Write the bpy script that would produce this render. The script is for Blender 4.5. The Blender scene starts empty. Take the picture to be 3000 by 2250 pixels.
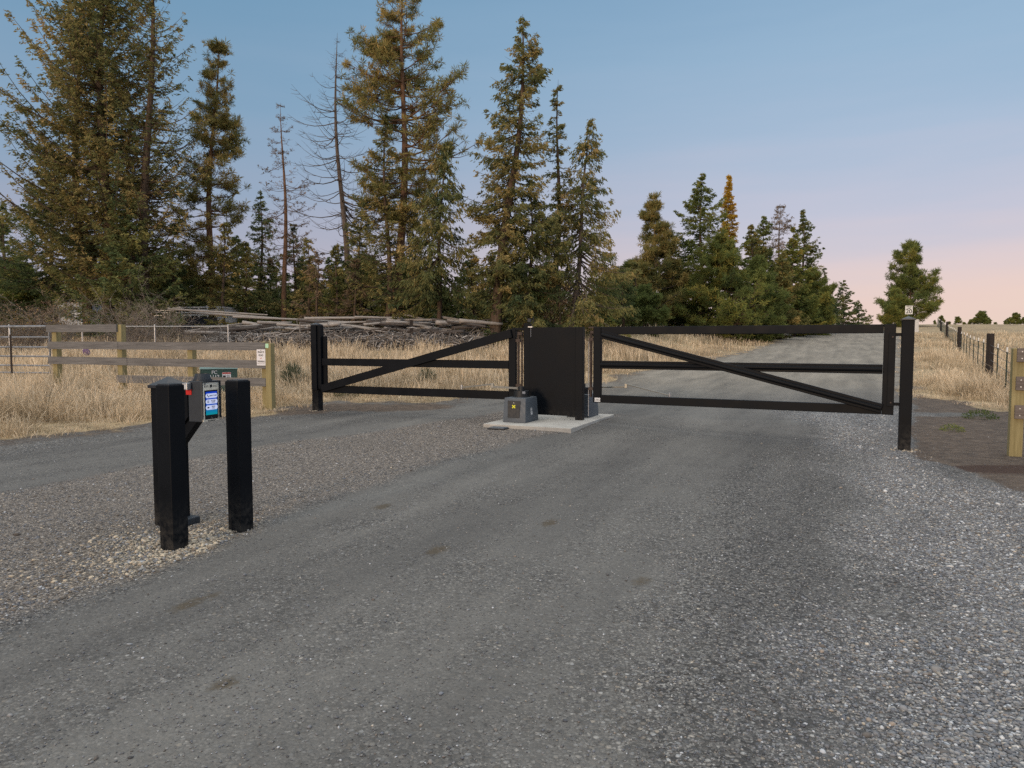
import bpy, bmesh, math, random
import numpy as np
from mathutils import Vector, Matrix
R = math.radians
random.seed(7)
S = bpy.context.scene
COL = S.collection

# ------------------------------------------------------------------ camera
F = 2080.0; HOR = 998.0; CX = 1500.0; CY = 1125.0; CAMZ = 1.7
PITCH = math.atan((CY - HOR) / F)
cd = bpy.data.cameras.new('camera'); cd.sensor_width = 36; cd.lens = F / 3000 * 36
cd.clip_start = 0.05; cd.clip_end = 3000
cam = bpy.data.objects.new('camera', cd); COL.objects.link(cam)
cam.location = (0, 0, CAMZ); cam.rotation_euler = (R(90) - PITCH, 0, 0)
S.camera = cam

# ------------------------------------------------------------------ sky and sun
SUN_EL, SUN_AZ = 9.0, 212.0          # degrees; azimuth clockwise from +y (camera looks to +y): low, behind and left
w = bpy.data.worlds.new('World'); S.world = w; w.use_nodes = True
nt = w.node_tree; nt.nodes.clear()
N = nt.nodes.new; LK = nt.links.new
def srgb(r, g, b):
    f = lambda c: (c / 255 / 12.92) if c / 255 <= 0.04045 else ((c / 255 + 0.055) / 1.055) ** 2.4
    return (f(r), f(g), f(b), 1)
tc = N('ShaderNodeTexCoord'); sp = N('ShaderNodeSeparateXYZ'); LK(tc.outputs['Generated'], sp.inputs[0])
cl = N('ShaderNodeMapRange'); cl.inputs[1].default_value = 0; cl.inputs[2].default_value = 1
LK(sp.outputs[2], cl.inputs[0])
# soft bands of high cloud drifting through the pink part
nz = N('ShaderNodeTexNoise'); mp = N('ShaderNodeMapping'); mp.inputs['Scale'].default_value = (1.5, 1.5, 14)
LK(tc.outputs['Generated'], mp.inputs[0]); LK(mp.outputs[0], nz.inputs[0]); nz.inputs['Scale'].default_value = 1.6
nz.inputs['Detail'].default_value = 4
ad = N('ShaderNodeMath'); ad.operation = 'MULTIPLY_ADD'; ad.inputs[1].default_value = 0.11
LK(nz.outputs[0], ad.inputs[0])
ad2 = N('ShaderNodeMath'); ad2.operation = 'ADD'; ad2.inputs[1].default_value = -0.055
LK(cl.outputs[0], ad2.inputs[0]); LK(ad2.outputs[0], ad.inputs[2])
def ramp(stops):
    r = N('ShaderNodeValToRGB'); e = r.color_ramp.elements
    for i, (el, c) in enumerate(stops):
        p = math.sin(R(el))
        if i < 2: e[i].position = p; e[i].color = srgb(*c)
        else:
            x = e.new(p); x.color = srgb(*c)
    return r
rr = ramp([(0, (228, 205, 192)), (90, (72, 112, 158)), (2.2, (226, 198, 192)), (5.5, (213, 195, 200)), (9, (190, 189, 206)), (14, (166, 183, 206)), (20, (148, 176, 202)), (27, (131, 164, 194)), (45, (104, 144, 180))])
rl = ramp([(0, (205, 172, 178)), (90, (66, 106, 152)), (3, (180, 166, 180)), (7, (161, 163, 183)), (11, (143, 160, 184)), (17, (127, 157, 184)), (24, (112, 150, 180)), (29, (106, 145, 174)), (45, (86, 130, 168))])
for r in (rr, rl): LK(ad.outputs[0], r.inputs[0])
az = N('ShaderNodeMapRange'); az.interpolation_type = 'SMOOTHSTEP'
az.inputs[1].default_value = -0.50; az.inputs[2].default_value = 0.52
LK(sp.outputs[0], az.inputs[0])
mx = N('ShaderNodeMix'); mx.data_type = 'RGBA'; LK(az.outputs[0], mx.inputs[0]); LK(rl.outputs[0], mx.inputs[6]); LK(rr.outputs[0], mx.inputs[7])
# brighter neutral dome added above the visible band, unseen, to lift the ambient light
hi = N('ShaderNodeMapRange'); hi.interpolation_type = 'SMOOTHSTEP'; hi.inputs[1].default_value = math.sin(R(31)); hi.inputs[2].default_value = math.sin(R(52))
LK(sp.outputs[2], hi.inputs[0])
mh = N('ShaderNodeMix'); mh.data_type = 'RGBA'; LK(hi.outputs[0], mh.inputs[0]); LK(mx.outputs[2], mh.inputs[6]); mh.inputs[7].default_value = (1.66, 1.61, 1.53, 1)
sk = N('ShaderNodeTexSky'); sk.sky_type = 'NISHITA'; sk.sun_disc = False
sk.sun_elevation = R(SUN_EL); sk.sun_rotation = R(SUN_AZ)
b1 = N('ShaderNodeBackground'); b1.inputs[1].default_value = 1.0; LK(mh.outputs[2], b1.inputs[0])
b2 = N('ShaderNodeBackground'); b2.inputs[1].default_value = 0.012; LK(sk.outputs[0], b2.inputs[0])
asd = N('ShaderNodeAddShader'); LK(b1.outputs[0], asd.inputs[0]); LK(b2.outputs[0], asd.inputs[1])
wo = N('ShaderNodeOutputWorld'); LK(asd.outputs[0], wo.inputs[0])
sd = bpy.data.lights.new('sun', 'SUN'); sd.energy = 1.7; sd.angle = R(10); sd.color = (1.0, 0.73, 0.50)
sun = bpy.data.objects.new('sun', sd); COL.objects.link(sun)
_d = Vector((math.sin(R(SUN_AZ)) * math.cos(R(SUN_EL)), math.cos(R(SUN_AZ)) * math.cos(R(SUN_EL)), math.sin(R(SUN_EL))))
sun.rotation_euler = _d.to_track_quat('Z', 'Y').to_euler(); sun.location = _d * 50
S.view_settings.view_transform = 'Standard'; S.view_settings.look = 'None'
S.view_settings.exposure = 0.0; S.view_settings.gamma = 1
S.cycles.max_bounces = 5; S.cycles.diffuse_bounces = 3; S.cycles.glossy_bounces = 2
S.cycles.transmission_bounces = 2; S.cycles.transparent_max_bounces = 4
S.cycles.use_denoising = False

# ------------------------------------------------------------------ frames of reference
GA = R(-24.7)                                   # direction of the gate line
GV = np.array([math.cos(GA), math.sin(GA)]); NV = np.array([-math.sin(GA), math.cos(GA)])
C0 = np.array([0.0, 14.3])
def st(s, t=0.0):                               # along the gate, across it -> x, y
    p = C0 + GV * s + NV * t
    return float(p[0]), float(p[1])
def soft(y, a, b, k=4.0):                       # smooth ramp from 0 (y<a) to b-a (y>b)
    y = np.asarray(y, float)
    f = lambda z: k * np.logaddexp(0, z / k)
    return f(y - a) - f(y - b)
def sstep(x, a, b):
    t = np.clip((np.asarray(x, float) - a) / (b - a), 0, 1); return t * t * (3 - 2 * t)
def ground(x, y):
    x = np.asarray(x, float); y = np.asarray(y, float)
    s = x * GV[0] + (y - C0[1]) * GV[1]
    zr = .030 * soft(y, 15, 50, 3) + .045 * soft(y, 50, 130, 5) + .0205 * soft(y, 130, 230, 8)
    zl = .066 * soft(y, 17, 54, 2.5) + .028 * soft(y, 54, 130, 5) + .0205 * soft(y, 130, 230, 8)
    wl = sstep(-s, 0.0, 9.0)
    z = zr * (1 - wl) + zl * wl
    dx, dy = st(6.9, -.4); z = z - .045 * np.exp(-(((x - dx) / 2.0) ** 2 + ((y - dy) / 1.6) ** 2))
    dx, dy = st(0.9, -0.1)
    z = z + 0.10 * np.exp(-(((x - dx) / 2.4) ** 2 + ((y - dy) / 2.2) ** 2))
    rough = sstep(y, 16, 24) * 0.04 + 0.010
    z = z + rough * (np.sin(x * .9 + 1.3 * np.sin(y * .5)) * np.cos(y * .8 + x * .3)) * sstep(np.hypot(x, y - 9), 7.5, 16)
    return z
def gz(x, y): return float(ground(x, y))
def ray(X, Y):
    u = (X - CX) / F; v = (CY - Y) / F
    return np.array([u, math.cos(PITCH) + v * math.sin(PITCH), -math.sin(PITCH) + v * math.cos(PITCH)])
def at(X, Y, d):                                # the point y = d metres ahead seen at photo pixel X, Y
    r = ray(X, Y); k = d / r[1]
    return np.array([r[0] * k, d, CAMZ + r[2] * k])
def G(X, Y):                                    # photo pixel -> point on the ground
    r = ray(X, Y); ys = np.linspace(1.5, 200, 8000); k = ys / r[1]
    z = CAMZ + r[2] * k - ground(r[0] * k, ys)
    i = int(np.argmax(z < 0)) if (z < 0).any() else len(ys) - 1
    return (float(r[0] * k[i]), float(ys[i]))
def poly(px): return np.array([G(*p) for p in px])
def sd_poly(P, x, y):                           # signed distance, positive inside
    x = np.asarray(x, float); y = np.asarray(y, float)
    d = np.full(x.shape, 1e9); ins = np.zeros(x.shape, bool)
    n = len(P)
    for i in range(n):
        ax, ay = P[i]; bx, by = P[(i + 1) % n]
        ex, ey = bx - ax, by - ay; L = ex * ex + ey * ey + 1e-12
        t = np.clip(((x - ax) * ex + (y - ay) * ey) / L, 0, 1)
        d = np.minimum(d, np.hypot(x - ax - t * ex, y - ay - t * ey))
        c = ((ay > y) != (by > y)) & (x < (bx - ax) * (y - ay) / (by - ay + 1e-12) + ax)
        ins ^= c
    return np.where(ins, d, -d)

# ground regions traced on the ground plane
B1 = [(-500, 2090), (0, 1850), (350, 1700), (700, 1560), (1000, 1450), (1200, 1380), (1500, 1290), (1660, 1266), (1822, 1217)]
B2 = [(1560, 1186), (1430, 1215), (1250, 1240), (1000, 1275), (700, 1315), (400, 1370), (0, 1440), (-500, 1520)]
ISLAND = poly(B1 + B2)
GL = poly([(-900, 1330), (-300, 1318), (0, 1300), (200, 1275), (440, 1240), (640, 1222), (790, 1214), (860, 1196), (980, 1172), (1100, 1180), (1250, 1182), (1370, 1164), (1500, 1152), (1640, 1135), (1765, 1121), (1850, 1094), (1960, 1072), (2080, 1052), (2180, 1034), (2268, 1004)])
GL = np.vstack([GL, [(26.5, 70), (48, 120), (80, 190), (-300, 190), (-300, 12)]])
GR = poly([(2640, 985), (2648, 1040), (2655, 1110), (2664, 1165), (2760, 1172), (2850, 1192), (2940, 1205), (3100, 1215), (3400, 1230)])
GR = np.vstack([[(60, 120)], GR, [(60, 14), (400, 14), (400, 190), (100, 190)]])
DIRT = poly([(2660, 1150), (2660, 1285), (2700, 1345), (2800, 1382), (2900, 1420), (3000, 1446), (3300, 1500), (3700, 1560), (3700, 1215), (3000, 1195), (2800, 1165)])
COARSE = poly([(2300, 1205), (2660, 1200), (2660, 1285), (2700, 1345), (2800, 1382), (2900, 1420), (3000, 1446), (3400, 1540), (3700, 1700), (3800, 3200), (2300, 3200), (2480, 2250), (2560, 2050), (2430, 1900), (2610, 1720), (2580, 1560), (2520, 1420), (2440, 1290)])
LEFTLANE = poly([(-500, 1530), (0, 1440), (400, 1370), (700, 1315), (1000, 1275), (1250, 1240), (1430, 1215), (1560, 1186), (1500, 1160), (1300, 1190), (1000, 1215), (800, 1228), (440, 1262), (0, 1335), (-500, 1400)])
LANE1 = poly([(-500, 2090), (0, 1850), (350, 1700), (700, 1560), (1000, 1450), (1200, 1380), (1500, 1290), (1822, 1217)])
def dist_line(P, x, y):
    d = np.full(np.shape(x), 1e9)
    for i in range(len(P) - 1):
        ax, ay = P[i]; ex, ey = P[i + 1] - P[i]; L = ex * ex + ey * ey
        t = np.clip(((x - ax) * ex + (y - ay) * ey) / L, 0, 1)
        d = np.minimum(d, np.hypot(x - ax - t * ex, y - ay - t * ey))
    return d
STAINS = [(G(1610, 1530), .16, .06, 0), (G(1120, 1482), .16, .07, 0), (G(1280, 1610), .16, .07, 0), (G(650, 2002), .10, .05, 1), (G(1880, 1702), .12, .05, 0), (G(560, 1765), .25, .05, 0)]
def masks(x, y):
    isl = sd_poly(ISLAND, x, y); gl = sd_poly(GL, x, y); gr = sd_poly(GR, x, y)
    dirt = sd_poly(DIRT, x, y); co = sd_poly(COARSE, x, y)
    m = {}
    wav = .22 * np.sin(x * 2.1 + y * 1.3) + .15 * np.sin(x * 4.7 - y * 3.1) + .1 * np.sin(x * 9.3 + y * 7.7)
    sc = 0.25 + y * 0.012
    m['island'] = sstep(isl + wav * .4, -sc * .4, sc * .4)
    m['grass'] = np.maximum(sstep(gl + wav * 1.2, -.3, .5), sstep(gr + wav * 1.2, -.3, .5))
    m['grass_sd'] = np.maximum(gl, gr)
    edge = sstep(np.maximum(gl, gr) + wav, -1.1, .0)
    bank = dist_line(poly([(880, 1205), (1000, 1192), (1130, 1196), (1240, 1192)]), x, y)
    m['dirt'] = np.clip(np.maximum(sstep(dirt + wav * .4, -.12, .25), np.maximum(edge * .55, 1 - sstep(bank, .2, 1.2))), 0, 1)
    gx_, gy_ = G(2770, 1215); m['dirt'] *= 1 - .9 * np.exp(-(((x - gx_) / 1.1) ** 2 + ((y - gy_) / .5) ** 2))
    gx_, gy_ = G(2960, 1375); m['mud'] = np.exp(-(((x - gx_) / 1.3) ** 2 + ((y - gy_) / .40) ** 2)) * (dirt > -.1)
    m['coarse'] = sstep(co + wav * .8, -.55, .55)
    q = dist_line(LANE1, x, y) * np.where(isl > 0, -1, 1)
    tr = np.exp(-((q - .42) / .42) ** 2) + .85 * np.exp(-((q - 2.35) / .55) ** 2) + .35 * np.exp(-((q - 1.4) / .4) ** 2)
    tr = np.maximum(tr, .80 * sstep(-np.abs(q - 1.9), -2.1, -1.5) * (isl < 0))
    l2 = dist_line(poly(B2), x, y)
    tr = tr + np.exp(-((l2 - .35) / .35) ** 2) * .7 * (isl < 0) * (y > 8)
    tr = np.maximum(tr, .62 * sstep(sd_poly(LEFTLANE, x, y), -.1, .4) * (isl < 0))
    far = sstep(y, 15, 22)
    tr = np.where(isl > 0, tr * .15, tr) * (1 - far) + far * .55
    m['smooth'] = np.clip(tr, 0, 1) * (1 - m['coarse'])
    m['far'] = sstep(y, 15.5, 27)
    stn = np.zeros_like(x); 
    for (cx, cy), a, b, k in STAINS:
        u = (x - cx) * GV[0] + (y - cy) * GV[1]; v = (x - cx) * NV[0] + (y - cy) * NV[1]
        stn = np.maximum(stn, np.exp(-((v / a) ** 2 + (u / b * .8) ** 2)))
    m['stain'] = stn
    bx, by = G(560, 1600)
    m['tan'] = np.exp(-(((x - bx) / .85) ** 2 + ((y - by) / .9) ** 2)) * m['island']
    return m

# ------------------------------------------------------------------ material helpers
MATS = {}
class MB:
    def __init__(s, name):
        s.m = bpy.data.materials.new(name); s.m.use_nodes = True; s.t = s.m.node_tree; s.t.nodes.clear()
        s.out = s.n('ShaderNodeOutputMaterial'); MATS[name] = s.m
    def n(s, ty, **kw):
        x = s.t.nodes.new(ty)
        for k, v in kw.items(): setattr(x, k, v)
        return x
    def l(s, a, b): s.t.links.new(a, b)
    def coord(s, scale=(1, 1, 1), rot=0.0, kind='Object'):
        c = s.n('ShaderNodeTexCoord'); m = s.n('ShaderNodeMapping'); m.inputs['Scale'].default_value = scale
        m.inputs['Rotation'].default_value = (0, 0, rot); s.l(c.outputs[kind], m.inputs[0]); return m.outputs[0]
    def noise(s, vec, scale, detail=3, rough=.5):
        n = s.n('ShaderNodeTexNoise'); n.inputs['Scale'].default_value = scale; n.inputs['Detail'].default_value = detail
        n.inputs['Roughness'].default_value = rough; s.l(vec, n.inputs['Vector']); return n.outputs[0]
    def vor(s, vec, scale, out='Color', feature='F1', rnd=1.0):
        n = s.n('ShaderNodeTexVoronoi'); n.feature = feature; n.inputs['Scale'].default_value = scale
        n.inputs['Randomness'].default_value = rnd; s.l(vec, n.inputs['Vector']); return n.outputs[out]
    def ramp(s, fac, stops, interp='LINEAR'):
        r = s.n('ShaderNodeValToRGB'); e = r.color_ramp.elements; r.color_ramp.interpolation = interp
        for i, (p, c) in enumerate(stops):
            c = tuple(c) + (1,) if len(c) == 3 else c
            if i < 2: e[i].position = p; e[i].color = c
            else: x = e.new(p); x.color = c
        s.l(fac, r.inputs[0]); return r.outputs[0]
    def mix(s, fac, a, b, mode='MIX'):
        m = s.n('ShaderNodeMix'); m.data_type = 'RGBA'; m.blend_type = mode
        for i, v in ((0, fac), (6, a), (7, b)):
            if isinstance(v, (int, float)): m.inputs[i].default_value = v
            elif isinstance(v, tuple): m.inputs[i].default_value = v if len(v) == 4 else v + (1,)
            else: s.l(v, m.inputs[i])
        return m.outputs[2]
    def math(s, op, a, b=None, c=None, clamp=False):
        m = s.n('ShaderNodeMath'); m.operation = op; m.use_clamp = clamp
        for i, v in enumerate((a, b, c)):
            if v is None: continue
            if isinstance(v, (int, float)): m.inputs[i].default_value = v
            else: s.l(v, m.inputs[i])
        return m.outputs[0]
    def rng(s, v, a, b, c=0.0, d=1.0):
        m = s.n('ShaderNodeMapRange'); m.inputs[1].default_value = a; m.inputs[2].default_value = b
        m.inputs[3].default_value = c; m.inputs[4].default_value = d; s.l(v, m.inputs[0]); return m.outputs[0]
    def attr(s, name):
        a = s.n('ShaderNodeAttribute'); a.attribute_name = name; return a
    def bump(s, h, dist=.01, strength=1.0, normal=None):
        b = s.n('ShaderNodeBump'); b.inputs['Distance'].default_value = dist; b.inputs['Strength'].default_value = strength
        s.l(h, b.inputs['Height'])
        if normal is not None: s.l(normal, b.inputs['Normal'])
        return b.outputs[0]
    def bsdf(s, col, rough=.8, metal=0.0, normal=None, spec=.5, coat=0):
        b = s.n('ShaderNodeBsdfPrincipled')
        if isinstance(col, tuple): b.inputs['Base Color'].default_value = col if len(col) == 4 else col + (1,)
        else: s.l(col, b.inputs['Base Color'])
        if isinstance(rough, (int, float)): b.inputs['Roughness'].default_value = rough
        else: s.l(rough, b.inputs['Roughness'])
        b.inputs['Metallic'].default_value = metal; b.inputs['Specular IOR Level'].default_value = spec
        b.inputs['Coat Weight'].default_value = coat
        if normal is not None: s.l(normal, b.inputs['Normal'])
        s.l(b.outputs[0], s.out.inputs[0]); return b

def mat_simple(name, col, rough=.6, metal=0, var=.12, scale=6, bump=.0, spec=.5):
    m = MB(name); c = m.coord(); n = m.noise(c, scale, 5, .6)
    a = tuple(x * (1 - var) for x in col); b = tuple(min(1, x * (1 + var)) for x in col)
    cc = m.ramp(n, [(.3, a), (.7, b)])
    r = m.rng(m.noise(c, scale * 3, 4), .3, .7, rough - .07, min(1, rough + .08))
    nn = m.bump(m.noise(c, scale * 18, 2), bump) if bump else None
    m.bsdf(cc, r, metal, nn, spec); return m.m

def mat_ground():
    m = MB('gravel_ground')
    co = m.coord()
    road = m.coord((1, 1, 1), -GA)
    mp_ = m.n('ShaderNodeMapping'); mp_.inputs['Scale'].default_value = (1, .13, 1); m.l(road, mp_.inputs[0]); road = mp_.outputs[0]   # stretched along the lane
    sm = m.attr('smooth').outputs['Fac']; isl = m.attr('island').outputs['Fac']; gr = m.attr('grass').outputs['Fac']
    di = m.attr('dirt').outputs['Fac']; crs = m.attr('coarse').outputs['Fac']; stn = m.attr('stain').outputs['Fac']; tan = m.attr('tan').outputs['Fac']
    tracks = m.noise(road, 2.2, 5, .6)
    blot = m.noise(co, 1.1, 6, .6)
    smn = m.math('ADD', sm, m.math('MULTIPLY', m.math('SUBTRACT', tracks, .5), 1.7), clamp=True)
    smn = m.math('ADD', smn, m.math('MULTIPLY', m.math('SUBTRACT', blot, .5), 2.0), clamp=True)
    # stones
    v1 = m.vor(co, 44, 'Color'); v1d = m.vor(co, 44, 'Distance')
    v2 = m.vor(co, 95, 'Color'); v2d = m.vor(co, 95, 'Distance')
    sep = m.n('ShaderNodeSeparateColor'); m.l(v1, sep.inputs[0]); sep2 = m.n('ShaderNodeSeparateColor'); m.l(v2, sep2.inputs[0])
    grey = m.ramp(sep.outputs[0], [(0, (.040, .039, .038)), (1, (.48, .475, .46)), (.35, (.085, .085, .086)), (.6, (.135, .134, .135)), (.82, (.20, .198, .192)), (.94, (.32, .315, .30))])
    grey2 = m.ramp(sep2.outputs[0], [(0, (.050, .049, .048)), (1, (.36, .355, .34)), (.4, (.095, .094, .093)), (.75, (.145, .143, .14)), (.93, (.22, .217, .21))])
    hue = m.ramp(sep.outputs[1], [(0, (1.14, 1.02, .88)), (1, (.94, .99, 1.08)), (.12, (1.06, 1.0, .94)), (.3, (1, 1, 1)), (.8, (.97, 1, 1.05))])
    st1 = m.mix(1.0, grey, hue, 'MULTIPLY')
    st1 = m.mix(m.rng(v1d, .35, .75), st1, (.05, .05, .05))
    bigsel = m.math('GREATER_THAN', m.math('ADD', sep.outputs[2], m.math('MULTIPLY', crs, .6)), .62)
    gravel = m.mix(bigsel, grey2, st1)
    fine = m.ramp(m.noise(co, 60, 6, .75), [(.3, (.112, .110, .105)), (.7, (.168, .165, .158))])
    fine = m.mix(m.math('MULTIPLY', m.math('GREATER_THAN', sep2.outputs[1], .86), .6), fine, grey2)
    base = m.mix(m.math('MULTIPLY', smn, .85), gravel, fine)
    tone = m.ramp(m.noise(road, .9, 5, .6), [(.3, (.66, .66, .665)), (.7, (1.22, 1.21, 1.18))])
    base = m.mix(1.0, base, tone, 'MULTIPLY')
    base = m.mix(m.math('MULTIPLY', crs, .5), base, m.mix(1.0, base, (2.9, 2.95, 3.05), 'MULTIPLY'))
    isc = m.mix(1.0, gravel, (1.50, 1.34, 1.20), 'MULTIPLY')
    base = m.mix(m.math('MULTIPLY', isl, .85), base, isc)
    base = m.mix(m.math('MULTIPLY', tan, .5), base, m.mix(1.0, gravel, (1.9, 1.65, 1.25), 'MULTIPLY'))
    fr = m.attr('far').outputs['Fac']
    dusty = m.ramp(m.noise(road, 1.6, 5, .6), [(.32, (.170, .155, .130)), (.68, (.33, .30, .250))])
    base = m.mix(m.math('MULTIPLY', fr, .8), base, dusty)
    dirt = m.ramp(m.noise(co, 5, 8, .72), [(.32, (.050, .036, .027)), (.68, (.155, .118, .088)), (.5, (.098, .073, .055))])
    dmk = m.math('ADD', di, m.math('MULTIPLY', m.math('SUBTRACT', m.noise(co, 3.2, 6, .65), .5), 1.1), clamp=True)
    dmk = m.rng(dmk, .35, .7)
    dirt = m.mix(m.math('MULTIPLY', m.math('GREATER_THAN', sep2.outputs[1], .8), .45), dirt, grey2)
    mud = m.rng(m.math('ADD', m.attr('mud').outputs['Fac'], m.math('MULTIPLY', m.math('SUBTRACT', m.noise(co, 7, 5, .7), .5), .8)), .35, .6)
    dirt = m.mix(mud, dirt, (.052, .030, .021))
    base = m.mix(dmk, base, dirt)
    straw = m.ramp(m.noise(m.coord((1, 1, 1)), 2.6, 8, .75), [(.3, (.17, .13, .078)), (.7, (.50, .40, .245)), (.5, (.34, .26, .155))])
    straw = m.mix(m.rng(m.noise(co, .32, 3), .5, .7), straw, (.20, .15, .10))
    gmk = m.rng(m.math('ADD', gr, m.math('MULTIPLY', m.math('SUBTRACT', m.noise(co, 2.2, 6, .7), .5), .9)), .35, .65)
    base = m.mix(gmk, base, straw)
    base = m.mix(m.rng(m.math('ADD', stn, m.math('MULTIPLY', m.math('SUBTRACT', m.noise(co, 22, 4, .7), .5), .9)), .32, .7, 0, .8), base, (.080, .064, .042))
    h = m.math('MULTIPLY', m.math('SUBTRACT', 1.0, v1d), m.math('MULTIPLY', bigsel, m.math('SUBTRACT', 1.0, m.math('MULTIPLY', smn, .8))))
    h2 = m.math('MULTIPLY', m.math('SUBTRACT', 1.0, v2d), m.math('SUBTRACT', 1.0, m.math('MULTIPLY', smn, .7)))
    hh = m.math('ADD', m.math('MULTIPLY', h, 1.0), m.math('MULTIPLY', h2, .45))
    hh = m.math('ADD', hh, m.math('MULTIPLY', m.noise(co, 9, 6, .65), .9))
    hh = m.math('ADD', hh, m.math('MULTIPLY', m.noise(road, 3.0, 3), 1.2))
    nrm = m.bump(hh, .016, .9)
    m.bsdf(base, .88, 0, nrm, .3)
    return m.m

def mat_foliage(name, stops, trans=.33):
    m = MB(name); a = m.attr('tint').outputs['Fac']
    c = m.coord(); n = m.noise(c, .55, 3)
    f = m.math('ADD', a, m.math('MULTIPLY', m.math('SUBTRACT', n, .5), .5), clamp=True)
    col = m.ramp(f, stops)
    d = m.n('ShaderNodeBsdfDiffuse'); t = m.n('ShaderNodeBsdfTranslucent'); x = m.n('ShaderNodeMixShader')
    x.inputs[0].default_value = trans
    m.l(col, d.inputs[0]); m.l(col, t.inputs[0]); m.l(d.outputs[0], x.inputs[1]); m.l(t.outputs[0], x.inputs[2]); m.l(x.outputs[0], m.out.inputs[0])
    return m.m

def mat_bark(name, a, b):
    m = MB(name); c = m.coord((6, 6, 1.2)); n = m.noise(c, 2.0, 7, .7)
    col = m.ramp(n, [(.32, a), (.68, b)])
    m.bsdf(col, .95, 0, m.bump(n, .04, .9), .2); return m.m

def mat_wood(name, a, b, sc=1.0, axis='x'):
    m = MB(name)
    s = (1.2, 22, 22) if axis == 'x' else (22, 22, 1.2)
    c = m.coord(s); n = m.noise(c, 1.4 * sc, 8, .7); k = m.noise(m.coord((1, 1, 1)), 1.7, 4)
    col = m.mix(m.rng(k, .35, .7, 0, .55), m.ramp(n, [(.3, a), (.7, b)]), tuple((x + y) * .36 for x, y in zip(a, b)))
    m.bsdf(col, .85, 0, m.bump(n, .006, .8), .25); return m.m

def mat_paint_black():
    m = MB('black_powder_coat'); c = m.coord()
    n = m.noise(c, 3.0, 6, .6); f = m.noise(c, 260, 2)
    col = m.ramp(n, [(.3, (.0045, .0058, .0080)), (.75, (.0078, .0096, .0126))])
    sepz = m.n('ShaderNodeSeparateXYZ'); g = m.n('ShaderNodeNewGeometry'); m.l(g.outputs['Position'], sepz.inputs[0])
    dust = m.math('MULTIPLY', m.rng(sepz.outputs[2], .02, .42, 1, 0), m.rng(m.noise(c, 14, 6, .7), .42, .75))
    col = m.mix(m.math('MULTIPLY', dust, .45), col, (.13, .12, .105))
    rg = m.rng(n, .3, .7, .40, .55)
    m.bsdf(col, rg, 0, m.bump(f, .0006, .5), .09); return m.m

M_BLACK = mat_paint_black()
M_GROUND = mat_ground()
M_CAP = mat_simple('glossy_black_cap_sky_lightened', (.018, .021, .026), .38, 0, .1, 9)  # base colour lightened and blued to paint in sky reflection on the tops
M_GREYPL = mat_simple('grey_operator_plastic', (.075, .092, .112), .55, 0, .15, 5, .001)
M_DKPL = mat_simple('dark_plastic', (.011, .014, .018), .55, 0, .15, 8)
M_DKGREY = mat_simple('dark_grey_housing', (.018, .026, .036), .5, 0, .12, 9)
M_STEEL = mat_simple('galvanised_steel', (.46, .47, .48), .42, .8, .15, 12)
M_ALU = mat_simple('brushed_aluminium', (.30, .30, .27), .42, .5, .08, 14)
M_FACE = mat_simple('satin_face_plate', (.86, .82, .70), .5, 0, .05, 14)
M_TUBE = mat_simple('weathered_gate_tube', (.20, .22, .25), .5, .35, .35, 7)
M_RUST = mat_simple('dark_rusted_steel', (.055, .040, .034), .6, .4, .35, 14)
M_CONC = mat_simple('pale_concrete', (.42, .41, .38), .9, 0, .20, 3.5, .0006)
M_WHITE = mat_simple('white_painted_metal', (.76, .76, .74), .5, 0, .05, 6)
M_OFFW = mat_simple('weathered_white_paint', (.52, .53, .54), .6, 0, .2, 5)
M_BLUEW = mat_simple('pale_blue_sheet_metal', (.42, .50, .60), .45, 0, .1, 2)
M_RED = mat_simple('red_reflector', (.62, .02, .015), .35, 0, .08, 60)
M_GREEN = mat_simple('utility_green_paint', (.040, .085, .072), .5, 0, .15, 5)
M_GREENT = mat_simple('faded_green_lid', (.17, .27, .26), .5, 0, .12, 4)
M_MINT = mat_simple('pale_green_reflector', (.42, .72, .50), .4, 0, .06, 60)
M_INK = mat_simple('black_ink', (.02, .02, .02), .6, 0, .02, 10)
M_REDINK = mat_simple('red_ink', (.50, .06, .05), .6, 0, .02, 10)
M_YELLOW = mat_simple('yellow_sticker', (.72, .70, .03), .5, 0, .04, 50)
M_PALE = mat_simple('pale_label', (.62, .64, .66), .5, 0, .08, 80)
M_CARD = mat_simple('white_card', (.75, .75, .78), .6, 0, .03, 30)
M_PURPLE = mat_simple('faded_purple_cloth', (.13, .08, .17), .9, 0, .1, 30)
M_POSTW = mat_wood('treated_post_wood', (.21, .175, .080), (.38, .325, .17), 1.0, 'z')
M_BOARD = mat_wood('grey_weathered_board', (.085, .083, .083), (.25, .245, .242), 1.0, 'x')
M_BOARD2 = mat_wood('brown_grey_board', (.10, .082, .072), (.24, .205, .185), 1.0, 'x')
M_DARKW = mat_wood('dark_creosote_post', (.020, .016, .014), (.055, .045, .040), 1.0, 'z')
M_LOG = mat_wood('silver_weathered_log', (.16, .145, .135), (.50, .47, .44), .8, 'x')
M_LOGD = mat_wood('dark_weathered_log', (.035, .028, .026), (.14, .125, .115), .8, 'x')
M_BARK = mat_bark('fir_bark', (.050, .036, .026), (.150, .108, .078))
M_BARKO = mat_bark('orange_pine_bark', (.085, .048, .030), (.24, .145, .09))
M_TWIG = mat_bark('pale_twig_bark', (.15, .125, .105), (.36, .31, .27))
M_BARKG = mat_bark('grey_dead_bark', (.070, .056, .048), (.18, .15, .13))
M_TPOST = mat_simple('green_steel_post', (.035, .055, .040), .6, .2, .2, 20)
M_WIRE = mat_simple('fence_wire', (.12, .12, .12), .5, .6, .2, 20)
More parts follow.
